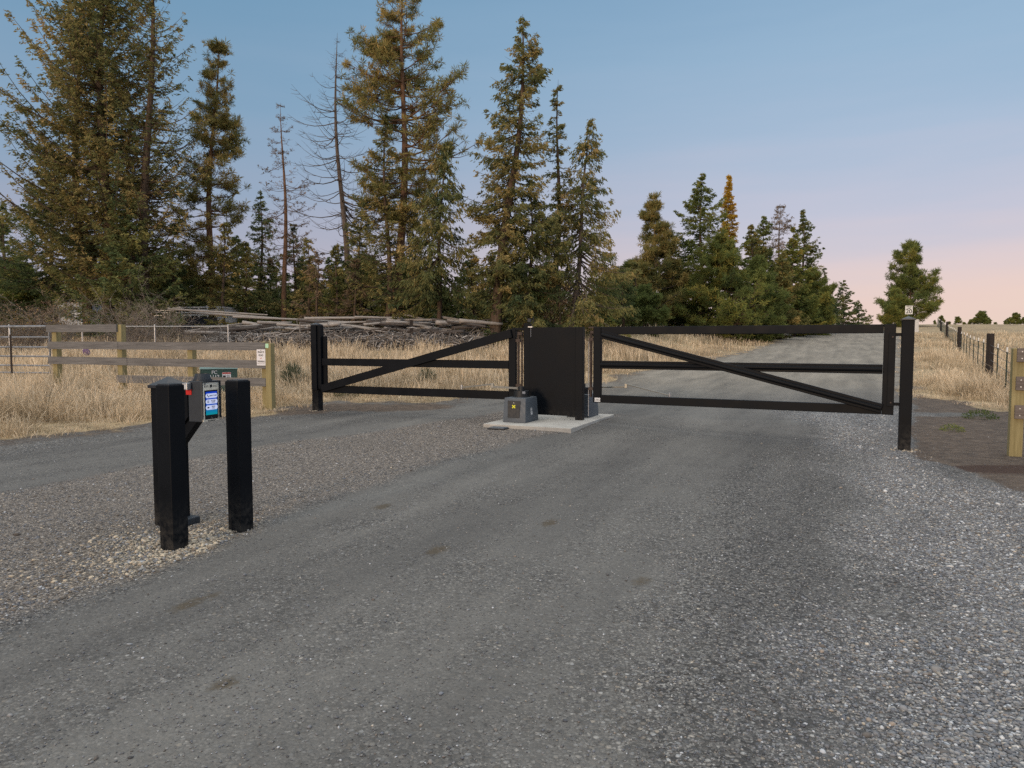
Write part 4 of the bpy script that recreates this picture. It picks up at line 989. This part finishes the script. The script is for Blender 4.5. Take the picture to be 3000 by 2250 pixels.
scn = B().box((XF + .0088, -.0, -.018), (.002, wd_ - .072, .205)).done('screen', mat_screen(), bz)
for k, (zz, tx) in enumerate(((.048, 'DIRECTORY'), (-.004, 'ACCESS\nCODE'), (-.056, 'VIDEO\nCALL'))):
    a = B(); a.box((XF + .0105, 0, zz), (.0016, .112, .040), bev=.0007); a.cyl((XF + .0095, -.050, zz), (XF + .0112, -.050, zz), .0196, n=16); a.cyl((XF + .0095, .050, zz), (XF + .0112, .050, zz), .0196, n=16)
    bt = a.done('screen_button', M_BTN, bz)
    text('lettering', tx, .017 if k == 0 else .015, (XF + .0116, .018, zz), FR, M_INK, bt)
    a = B()
    if k == 0: a.beam((XF + .012, -.052, zz + .010), (XF + .012, -.038, zz - .010), .0015, .006); a.box((XF + .012, -.050, zz + .010), (.001, .008, .007)); a.box((XF + .012, -.036, zz - .009), (.001, .010, .007))
    elif k == 1:
        for i in range(3):
            for j in range(3): a.box((XF + .012, -.050 + i * .008, zz - .008 + j * .008), (.001, .005, .005))
    else: a.box((XF + .012, -.044, zz), (.001, .016, .014)); a.box((XF + .012, -.032, zz), (.001, .006, .007))
    a.done('icon', M_DKGREY, bt)
text('lettering', 'oo', .016, (XF + .0095, 0, -.145), FR, M_STEEL, bz)
text('lettering', 'TELEPHONE ENTRY', .012, (XF + .0055, 0, -.1745), FR, M_INK, fr, wmax=.09)
a = B(); a.cyl((-.01, .0, hh_ / 2), (-.01, 0, hh_ / 2 + .012), .082, n=28); a.cyl((-.01, 0, hh_ / 2 + .012), (-.01, 0, hh_ / 2 + .055), .072, .060, n=28, bev=.010); a.done('antenna_dome', M_DKGREY, ic, True)
sw = empty('key_box', (0, 0, 0), 0, 'small square silver key switch on the upper corner of the intercom', 'key switch'); sw.parent = None
sw.location = ic.matrix_world @ Vector((0, 0, 0))
bpy.context.view_layer.update()
sw.matrix_world = ic.matrix_world @ Matrix.Translation((-dp_ / 2 + .015, -wd_ / 2 - .030, hh_ / 2 - .045))
B().box((0, 0, 0), (.055, .05, .062), bev=.005).done('case', M_STEEL, sw); B().box((0, -.026, -.004), (.036, .006, .036), bev=.003).done('key_plate', M_PALE, sw)
a = B().box((-.065, -wd_ / 2 - .003, .085), (.062, .005, .052)); a.done('reflector', M_RED, ic)

# ------------------------------------------------------------------ wooden board fence, left
def board_fence():
    A = Vector(at(792, 1100, 16.5)); A.z = 0; Bp = Vector(at(150, 1100, 18.4)); Bp.z = 0
    dv = (Bp - A); L = dv.length; rz = math.atan2(-dv.y, -dv.x)
    e = empty('wooden_fence', A, rz, 'weathered grey board fence on yellowish posts, stepping up to the left', 'fence')
    def s_of(X):     # distance along fence seen at pixel X
        best = min(np.linspace(-.5, L + .5, 400), key=lambda q: abs((A + dv * (q / L)).x / (A + dv * (q / L)).y * F + CX - X)); return best
    zb = [(1.655, 1.668), (1.235, 1.285), (.82, .90)]
    def gl(q): p = A + dv * (q / L); return gz(p.x, p.y)
    for X, zt in ((792, 1.64), (557, 1.60), (352, 2.10), (161, 2.02)):
        q = s_of(X); g0 = gl(q)
        B().box((-q, .07 if X != 792 else -.0, (zt + g0) / 2 - .2), (.15, .15, zt - g0 + .4), bev=.012).done('post', M_POSTW, e)
    B().box((-s_of(772), .10, .8), (.14, .13, 1.75), bev=.012).done('post', M_POSTW, e)
    def bd(q0, z0, q1, z1):
        B().beam((-q0, -.028, z0 - .088), (-q1, -.028, z1 - .088), .040, .176, .006, up=(0, 0, 1)).done('board', M_BOARD, e)
    qe = .095; ql = s_of(146)
    for k, (zr_, zl_) in enumerate(zb[:2]):
        mid = s_of(352 + 25 * k)
        bd(qe, zr_, mid - .004, zr_ + (zl_ - zr_) * mid / L); bd(mid, zr_ + (zl_ - zr_) * mid / L + .006, ql, zl_)
    bd(qe, .82, s_of(345), .835)
    bd(s_of(348), 2.10, s_of(143), 2.10)
    B().box((-.02, -.079, 1.58), (.085, .008, .10), bev=.004).done('reflector', M_MINT, e)
    return e, A, dv, L
fe, FA, FD, FL = board_fence()
p = FA + FD * (.40 / FL)
sg = empty('private_road_sign', p, fe.rotation_euler.z, 'white PRIVATE ROAD NO TRESPASSING sign nailed to the board fence', 'sign')
B().box((.20, -.055, 1.31), (.235, .006, .375), bev=.002).done('plate', M_CARD, sg)
for tx, s_, z_, w_, mt in (('PRIVATE', .060, 1.43, .17, M_INK), ('ROAD', .062, 1.36, .12, M_INK), ('NO', .042, 1.29, .045, M_REDINK), ('TRESPASSING', .055, 1.215, .20, M_INK)):
    text('lettering', tx, s_, (.20, -.0595, z_), (R(90), 0, 0), mt, sg, wmax=w_)
B().cyl((.20, -.055, 1.475), (.20, -.062, 1.475), .010, n=10).done('nail', M_DKPL, sg)
B().box((.20, -.0592, 1.165), (.20, .001, .006)).done('ruled_line', M_INK, sg)
# right-hand stub of board fence
x, y = at(2974, 1300, 10.45)[:2]
fr_ = empty('wooden_fence', (x, y, 0), GA, 'square yellowish fence post with three boards at the right edge of the photo', 'fence')
B().box((0, .02, .76), (.165, .165, 1.66), bev=.012).done('post', M_POSTW, fr_)
B().box((2.4, .02, .76), (.165, .165, 1.66), bev=.012).done('post', M_POSTW, fr_)
for z in (1.49, 1.075, .655):
    B().box((1.17, -.085, z), (2.42, .04, .20), bev=.006).done('board', M_BOARD2, fr_)
    a = B()
    for dz in (-.05, .05): a.cyl((.02, -.105, z + dz), (.02, -.110, z + dz), .010, n=10)
    a.done('screw', M_STEEL, fr_)
# ------------------------------------------------------------------ tube gate at the far left
tg_x0 = at(147, 1000, 18.5); tg_x1 = at(-260, 1000, 19.3)
A_ = Vector((tg_x0[0], tg_x0[1], 0)); D_ = Vector((tg_x1[0], tg_x1[1], 0)) - A_
tgt = empty('tube_gate', A_, math.atan2(-D_.y, -D_.x), 'grey steel tube farm gate at the left edge beside the board fence', 'gate')
LT = D_.length
for i, z in enumerate((2.07, 1.79, 1.53, 1.29, 1.05, .86)):
    a = B(); a.cyl((-.02, 0, z), (-LT, 0, z + .0), .021 if i else .028, n=12); a.done('tube', M_TUBE, tgt, True)
a = B()
for q in (.02, LT - .02): a.cyl((-q, 0, .84), (-q, 0, 2.09), .022, n=12)
a.done('end_tube', M_TUBE, tgt, True)
qv = min(np.linspace(0, LT, 300), key=lambda q: abs((A_ + D_ * (q / LT)).x / (A_ + D_ * (q / LT)).y * F + CX - 36))
B().box((-qv, -.026, 1.42), (.06, .010, 1.16)).done('upright', M_DARKW, tgt)
B().cyl((-qv, -.034, 1.86), (-qv, -.034, 2.02), .012, n=8).done('upright_tip', M_WHITE, tgt)

# ------------------------------------------------------------------ chain-link fence
def chain_fence():
    y0 = 30.0; xs_ = [at(X, 950, y0)[0] for X in (-190, 26, 240, 453, 668)]; zt = 2.30
    e = empty('chain_link_fence', (xs_[0], y0, gz(xs_[0], y0)), 0, 'galvanised chain link fence running behind the dry grass at the left', 'fence')
    zz = e.location.z
    for x in xs_:
        a = B(); g0 = gz(x, y0) - zz; a.cyl((x - xs_[0], 0, g0 - .1), (x - xs_[0], 0, zt + .05 - zz), .030, n=10); a.sph((x - xs_[0], 0, zt + .05 - zz), .034, n=10); a.done('post', M_STEEL, e, True)
    a = B(); a.cyl((0, 0, zt - zz), (xs_[-1] - xs_[0], 0, zt - zz), .018, n=8); a.done('top_rail', M_STEEL, e, True)
    P = []; W = xs_[-1] - xs_[0]; h0, h1 = .25, zt - zz; H = h1 - h0
    for q in np.arange(-H, W, .085):
        for sg_ in (1, -1):
            a0, a1 = (q, q + H); t0 = max(0, -a0 / H); t1 = min(1, (W - a0) / H)
            if t1 <= t0: continue
            za, zb_ = (h0 + t0 * H, h0 + t1 * H) if sg_ > 0 else (h1 - t0 * H, h1 - t1 * H)
            P.append([(a0 + t0 * H, .01 * sg_, za), (a0 + (t0 + t1) / 2 * H, .01 * sg_, (za + zb_) / 2), (a0 + t1 * H, .01 * sg_, zb_)])
    P = np.array(P); V, Q = tubes(P, np.full(P.shape[:2], .0032), 3); np_mesh('mesh_wire', V, Q, M_WIRE, e)
chain_fence()
# ------------------------------------------------------------------ wire fence on the right
def wire_fence():
    def line(y): return 2.35 + y * .577
    e = empty('wire_fence', (line(22), 22, 0), 0, 'wire stock fence of green white-tipped steel posts and dark wooden posts along the right verge', 'fence')
    ox, oy = line(22), 22
    ysl = [17.6, 19.6, 22.0] + [24.6 + 2.6 * i for i in range(0, 36)]
    tops = []; first_ = None
    for i, y in enumerate(ysl):
        x = line(y); z = gz(x, y); wood = i in (3, 11, 20, 29)
        tops.append((x - ox, y - oy, z))
        if wood:
            B().box((x - ox, y - oy, z + .74), (.17, .17, 1.75), bev=.01).done('wooden_post', M_DARKW, e); continue
        if first_ is None:
            a = B(); a.box((0, 0, .58), (.035, .008, 1.34)); a.box((0, .014, .58), (.008, .03, 1.34)); me = a.done('steel_post', M_TPOST, e)
            c = B(); c.box((0, 0, 1.31), (.037, .010, .13)); c.box((0, .015, 1.31), (.010, .032, .13)); c = c.done('post_tip', M_WHITE, me)
            first_ = (me, c)
        else:
            me = first_[0].copy(); COL.objects.link(me); me.parent = e; c = first_[1].copy(); COL.objects.link(c); c.parent = me
        me.location = (x - ox, y - oy, z)
    for h in (1.22, .98, .72, .46):
        P = np.array([[(a_, b_, c_ + h + (.0 if k % 2 else 0)) for k, (a_, b_, c_) in enumerate(tops)]]); V, Q = tubes(P, np.full(P.shape[:2], .008), 4); np_mesh('wire', V, Q, M_WIRE, e)
wire_fence()

# ------------------------------------------------------------------ speed sign, cabinet
p = at(2663, 908, 64); z0 = gz(p[0], 64)
sp_ = empty('speed_limit_sign', (p[0], 64, z0), R(-10), 'white SPEED LIMIT 20 sign on a post in front of the lone pine', 'sign')
zc = p[2] - z0
B().box((0, .03, zc / 2), (.06, .05, zc + .3), bev=.004).done('post', M_TPOST, sp_)
B().box((0, 0, zc), (.62, .01, .76), bev=.003).done('plate', M_WHITE, sp_)
for tx, s_, z_, w_ in (('SPEED', .15, .29, .46), ('LIMIT', .15, .14, .38), ('20', .52, -.14, .50)):
    text('lettering', tx, s_, (0, -.007, zc + z_), (R(90), 0, 0), M_INK, sp_, wmax=w_)
p = at(2680, 950, 88); z0 = gz(p[0], 88)
cb = empty('utility_cabinet', (p[0], 88, z0), R(-20), 'pale utility cabinet on the verge just behind the tall right gate post', 'utility cabinet')
B().box((0, 0, .78), (.80, .55, 1.55), bev=.02).done('case', M_OFFW, cb); B().box((0, 0, 1.57), (.86, .60, .05), bev=.01).done('lid', M_OFFW, cb)
B().box((0, -.278, .8), (.68, .008, 1.3), bev=.002).done('door', M_OFFW, cb)
# ------------------------------------------------------------------ green transformer box behind the fence
p = at(640, 1080, 20.5); z0 = gz(p[0], 20.5)
tb_ = empty('transformer_box', (p[0], 20.5, z0), R(24), 'green utility box with a faded lid and warning labels behind the board fence', 'utility box')
ht = .90 - z0
B().box((0, 0, ht / 2), (.98, .80, ht), bev=.012).done('case', M_GREEN, tb_)
B().box((0, 0, ht + .02), (1.02, .84, .05), taper=.94, tapery=.93, bev=.008).done('lid', M_GREENT, tb_)
a = B(); a.cyl((-.25, 0, ht + .045), (-.25, 0, ht + .06), .04); a.cyl((.25, 0, ht + .045), (.25, 0, ht + .06), .04); a.done('lid_bolt', M_DKPL, tb_)
lb = B().box((.20, -.404, ht - .21), (.23, .004, .22)).done('warning_label', M_CARD, tb_)
B().box((.20, -.4075, ht - .125), (.22, .003, .04)).done('label_band', M_REDINK, lb)
a = B(); a.box((.14, -.4075, ht - .23), (.07, .003, .08)); a.box((.25, -.4075, ht - .20), (.09, .003, .012)); a.box((.25, -.4075, ht - .235), (.09, .003, .012)); a.done('label_print', M_INK, lb)
text('lettering', 'FC\n1112', .13, (-.12, -.405, ht - .16), (R(90), 0, 0), M_CARD, tb_)

# ------------------------------------------------------------------ stock trailer, shed, rails, logs
p = at(560, 935, 44); z0 = gz(p[0], 44)
tr_ = empty('stock_trailer', (p[0], 44, z0), R(-14), 'long low white stock trailer with slatted sides parked behind the log pile', 'trailer')
hz = at(560, 900, 44)[2] - z0
b = B(); b.box((.4, 0, hz - .07), (4.6, 1.9, .10), bev=.02); b.box((-1.85, 0, hz / 2 + .1), (.12, 1.9, hz - .3), bev=.02); b.box((2.6, 0, hz / 2 + .1), (.12, 1.9, hz - .3), bev=.02); b.done('frame', M_OFFW, tr_)
b = B(); b.box((.4, .02, hz * .42), (4.4, 1.8, hz * .55)); b.done('lower_body', M_DKGREY, tr_)
b = B()
for k in range(3): b.box((.4, -.93, hz - .22 - k * .15), (4.5, .04, .06))
for k in range(8): b.box((-1.7 + k * .6, -.94, hz - .38), (.07, .05, .55))
b.done('side_slats', M_WHITE, tr_)
for sx in (.2, 1.0):
    b = B(); b.cyl((sx, -.80, .34), (sx, -.98, .34), .34, n=20); b.done('wheel', M_DKPL, tr_, True)
p = at(245, 915, 46); z0 = gz(p[0], 46)
sh = empty('metal_shed', (p[0], 46, z0), 0, 'pale blue white sheet metal shed glimpsed between the fir trunks', 'shed')
hz = at(245, 893, 46)[2] - z0
B().box((-.2, 0, hz * .62), (1.5, 2.2, hz * .75)).done('wall', M_BLUEW, sh); B().box((-.2, 0, hz * .12), (1.45, 2.15, hz * .25)).done('base', M_RUST, sh)
b = B(); b.box((-.2, 0, hz + .04), (1.6, 2.4, .06)); b.done('roof', M_OFFW, sh)
b = B()
for k in range(7): b.box((-.83 + k * .21, -1.108, hz * .62), (.02, .014, hz * .74))
b.box((-.2, -1.112, hz * .255), (1.5, .02, .04)); b.done('wall_rib', M_OFFW, sh)
def corral():
    xa, xb = at(1360, 955, 58)[0], at(1880, 955, 58)[0]
    e = empty('white_rail_fence', (xa, 58, gz(xa, 58)), 0, 'low white rail fence far behind the centre of the gate', 'fence')
    n = 12; zt = at(1600, 949, 58)[2]
    for i in range(n):
        x = (xb - xa) * i / (n - 1); g0 = gz(xa + x, 58) - e.location.z
        B().box((x, 0, (zt - e.location.z + g0) / 2), (.09, .09, zt - e.location.z - g0 + .1)).done('post', M_DARKW if i % 3 == 0 else M_OFFW, e)
    for k, dz in enumerate((.04, .26, .5)):
        B().beam((0, -.05, zt - dz - e.location.z), (xb - xa, -.05, zt - dz - e.location.z), .03, .075).done('rail', M_OFFW, e)
corral()
def log_mesh(seed, L, r, mat):
    rs = np.random.RandomState(seed); K = 9; t = np.linspace(0, 1, K); S_ = 10
    P = np.stack([(t - .5) * L, .008 * L * np.sin(t * 3 + seed), .006 * L * np.sin(t * 4 + seed)], 1)
    rr_ = r * (1 - .35 * t) * (1 + rs.normal(0, .05, K))
    V, Q = tubes(P[None], rr_[None], S_)
    V = V + rs.normal(0, r * .06, V.shape)
    c0 = len(V); V = np.concatenate([V, P[:1], P[-1:]])
    caps = []
    for i in range(0, S_, 2):
        caps.append((c0, (i + 2) % S_, (i + 1) % S_, i)); o = (K - 1) * S_
        caps.append((c0 + 1, o + i, o + (i + 1) % S_, o + (i + 2) % S_))
    me = np_mesh('log', V, np.concatenate([Q, np.array(caps)]), mat)
    return me
def logs():
    rs = random.Random(8); protos_ = [log_mesh(i, 5.5, .20, M_LOG if i % 3 else M_LOGD) for i in range(6)]
    used = set()
    def place(X, Y, d, L, yaw, tilt, th, k=None):
        k = rs.randrange(6) if k is None else k; q = protos_[k]
        o = q if k not in used else q.copy()
        if k in used: COL.objects.link(o)
        used.add(k); p = at(X, Y, d); o.location = p; o.rotation_euler = (rs.uniform(0, 6), R(tilt), R(yaw)); o.rotation_mode = 'XYZ'
        o.rotation_euler = (rs.uniform(-.3, .3), R(tilt), R(yaw)); o.scale = (L / 5.5, th, th); used.add(k)
        tag(o, 'weathered log lying in the grey pile across the field' if k % 3 else 'dark weathered log lying in the grey pile across the field', 'log', 'silver logs in the pile' if k % 3 else 'dark logs in the pile')
    # bright long ones on top
    for X, Y, L, til in ((640, 914, 5.2, 3), (700, 925, 6, 4), (860, 936, 6.5, 2.5), (1010, 932, 4.5, 0), (1060, 944, 3.6, -1), (1180, 937, 4, 0), (1110, 930, 2.6, 0), (1330, 945, 4, 3), (1390, 942, 3, 3), (1240, 934, 2.2, 12), (1350, 938, 2.6, 8)):
        place(X, Y, 40 + rs.uniform(-1, 1), L, rs.uniform(-12, 12), til, rs.uniform(.26, .46), rs.choice([1, 2, 4, 5]))
    for i in range(110):
        X = rs.uniform(620, 1410); lo = 948 if X < 900 else 950; Y = rs.uniform(lo - 6, 990)
        place(X, Y, 38.5 + rs.uniform(-1.5, 1.5), rs.uniform(1.0, 3.4), rs.uniform(-28, 28), rs.uniform(-9, 9), rs.uniform(.2, .6))
logs()
def brush():
    rs = np.random.RandomState(9); n = 9500
    X = rs.uniform(600, 1420, n); d = rs.uniform(35.5, 40.5, n); x = (X - CX) / F * d; z = ground(x, d) + np.abs(rs.normal(0, .27, n)) + .05
    P0 = np.stack([x, d, z], 1); dr = rs.normal(0, 1, (n, 3)); dr[:, 2] *= .55; dr /= np.linalg.norm(dr, axis=1, keepdims=True)
    L = rs.uniform(.25, 1.0, n); t = np.linspace(-.5, .5, 3); P = P0[:, None] + dr[:, None] * (L[:, None] * t)[..., None]; P[:, 1, 2] += .05
    V, Q = tubes(P, np.repeat(rs.uniform(.008, .035, n)[:, None], 3, 1), 4)
    m = MB('grey_brush_wood'); a = m.attr('tint').outputs['Fac']; m.bsdf(m.ramp(a, [(0, (.07, .058, .050)), (1, (.66, .62, .58)), (.4, (.20, .175, .155)), (.75, (.40, .365, .34))]), .9)
    o = np_mesh('brushwood', V, Q, m.m, tint=np.repeat(rs.beta(1.6, 2.4, n), 8)); tag(o, 'tangle of grey dead branches in front of and under the log pile', 'brushwood', kind='stuff')
    # mound of soil and bark under it
    xs_ = np.linspace(-17.5, -1.7, 90); ys_ = np.linspace(35.5, 43, 26); XX_, YY_ = np.meshgrid(xs_, ys_)
    prof = np.sin(np.clip((YY_ - 35.5) / 7.5, 0, 1) * math.pi) ** .8 * np.clip((XX_ + 17.5) / 1.5, 0, 1) * np.clip((-1.7 - XX_) / 1.5, 0, 1)
    Z_ = ground(XX_, YY_) - .05 + prof * (.55 + .30 * np.sin(XX_ * 1.7) * np.sin(XX_ * .6 + 1)) + rs.normal(0, .05, XX_.shape) * (prof > .05)
    i = (np.arange(25)[:, None] * 90 + np.arange(89)[None]).ravel()
    o = np_mesh('debris_mound', np.stack([XX_.ravel(), YY_.ravel(), Z_.ravel()], 1), np.stack([i, i + 1, i + 91, i + 90], 1), mat_bark('bark_debris', (.06, .047, .039), (.32, .28, .255)))
    tag(o, 'long low heap of dark bark and soil under the logs', 'debris heap')
brush()
# small purple bundle hanging by the chain link fence, dark post stub by the logs
p = at(252, 1030, 27); o = B(); o.sph((0, 0, 0), .13, (1, .5, 1.1)); o.sph((.06, 0, -.05), .10, (1, .6, 1)); o = o.done('purple_bundle', M_PURPLE, None, True); o.location = (p[0], 27, p[2]); tag(o, 'small dull purple bundle in the grass behind the board fence', 'bundle')
x = at(1205, 950, 37)[0]; st_ = empty('stub_post', (x, 37, gz(x, 37)), .2, 'short dark post standing in front of the pine trunk by the logs', 'post')
zt = at(1205, 938, 37)[2] - st_.location.z; B().box((0, 0, zt / 2 - .1), (.17, .17, zt + .2), bev=.01).done('post', M_DARKW, st_); B().box((.0, 0, zt + .012), (.19, .19, .03)).done('post_cap', M_BARKG, st_)
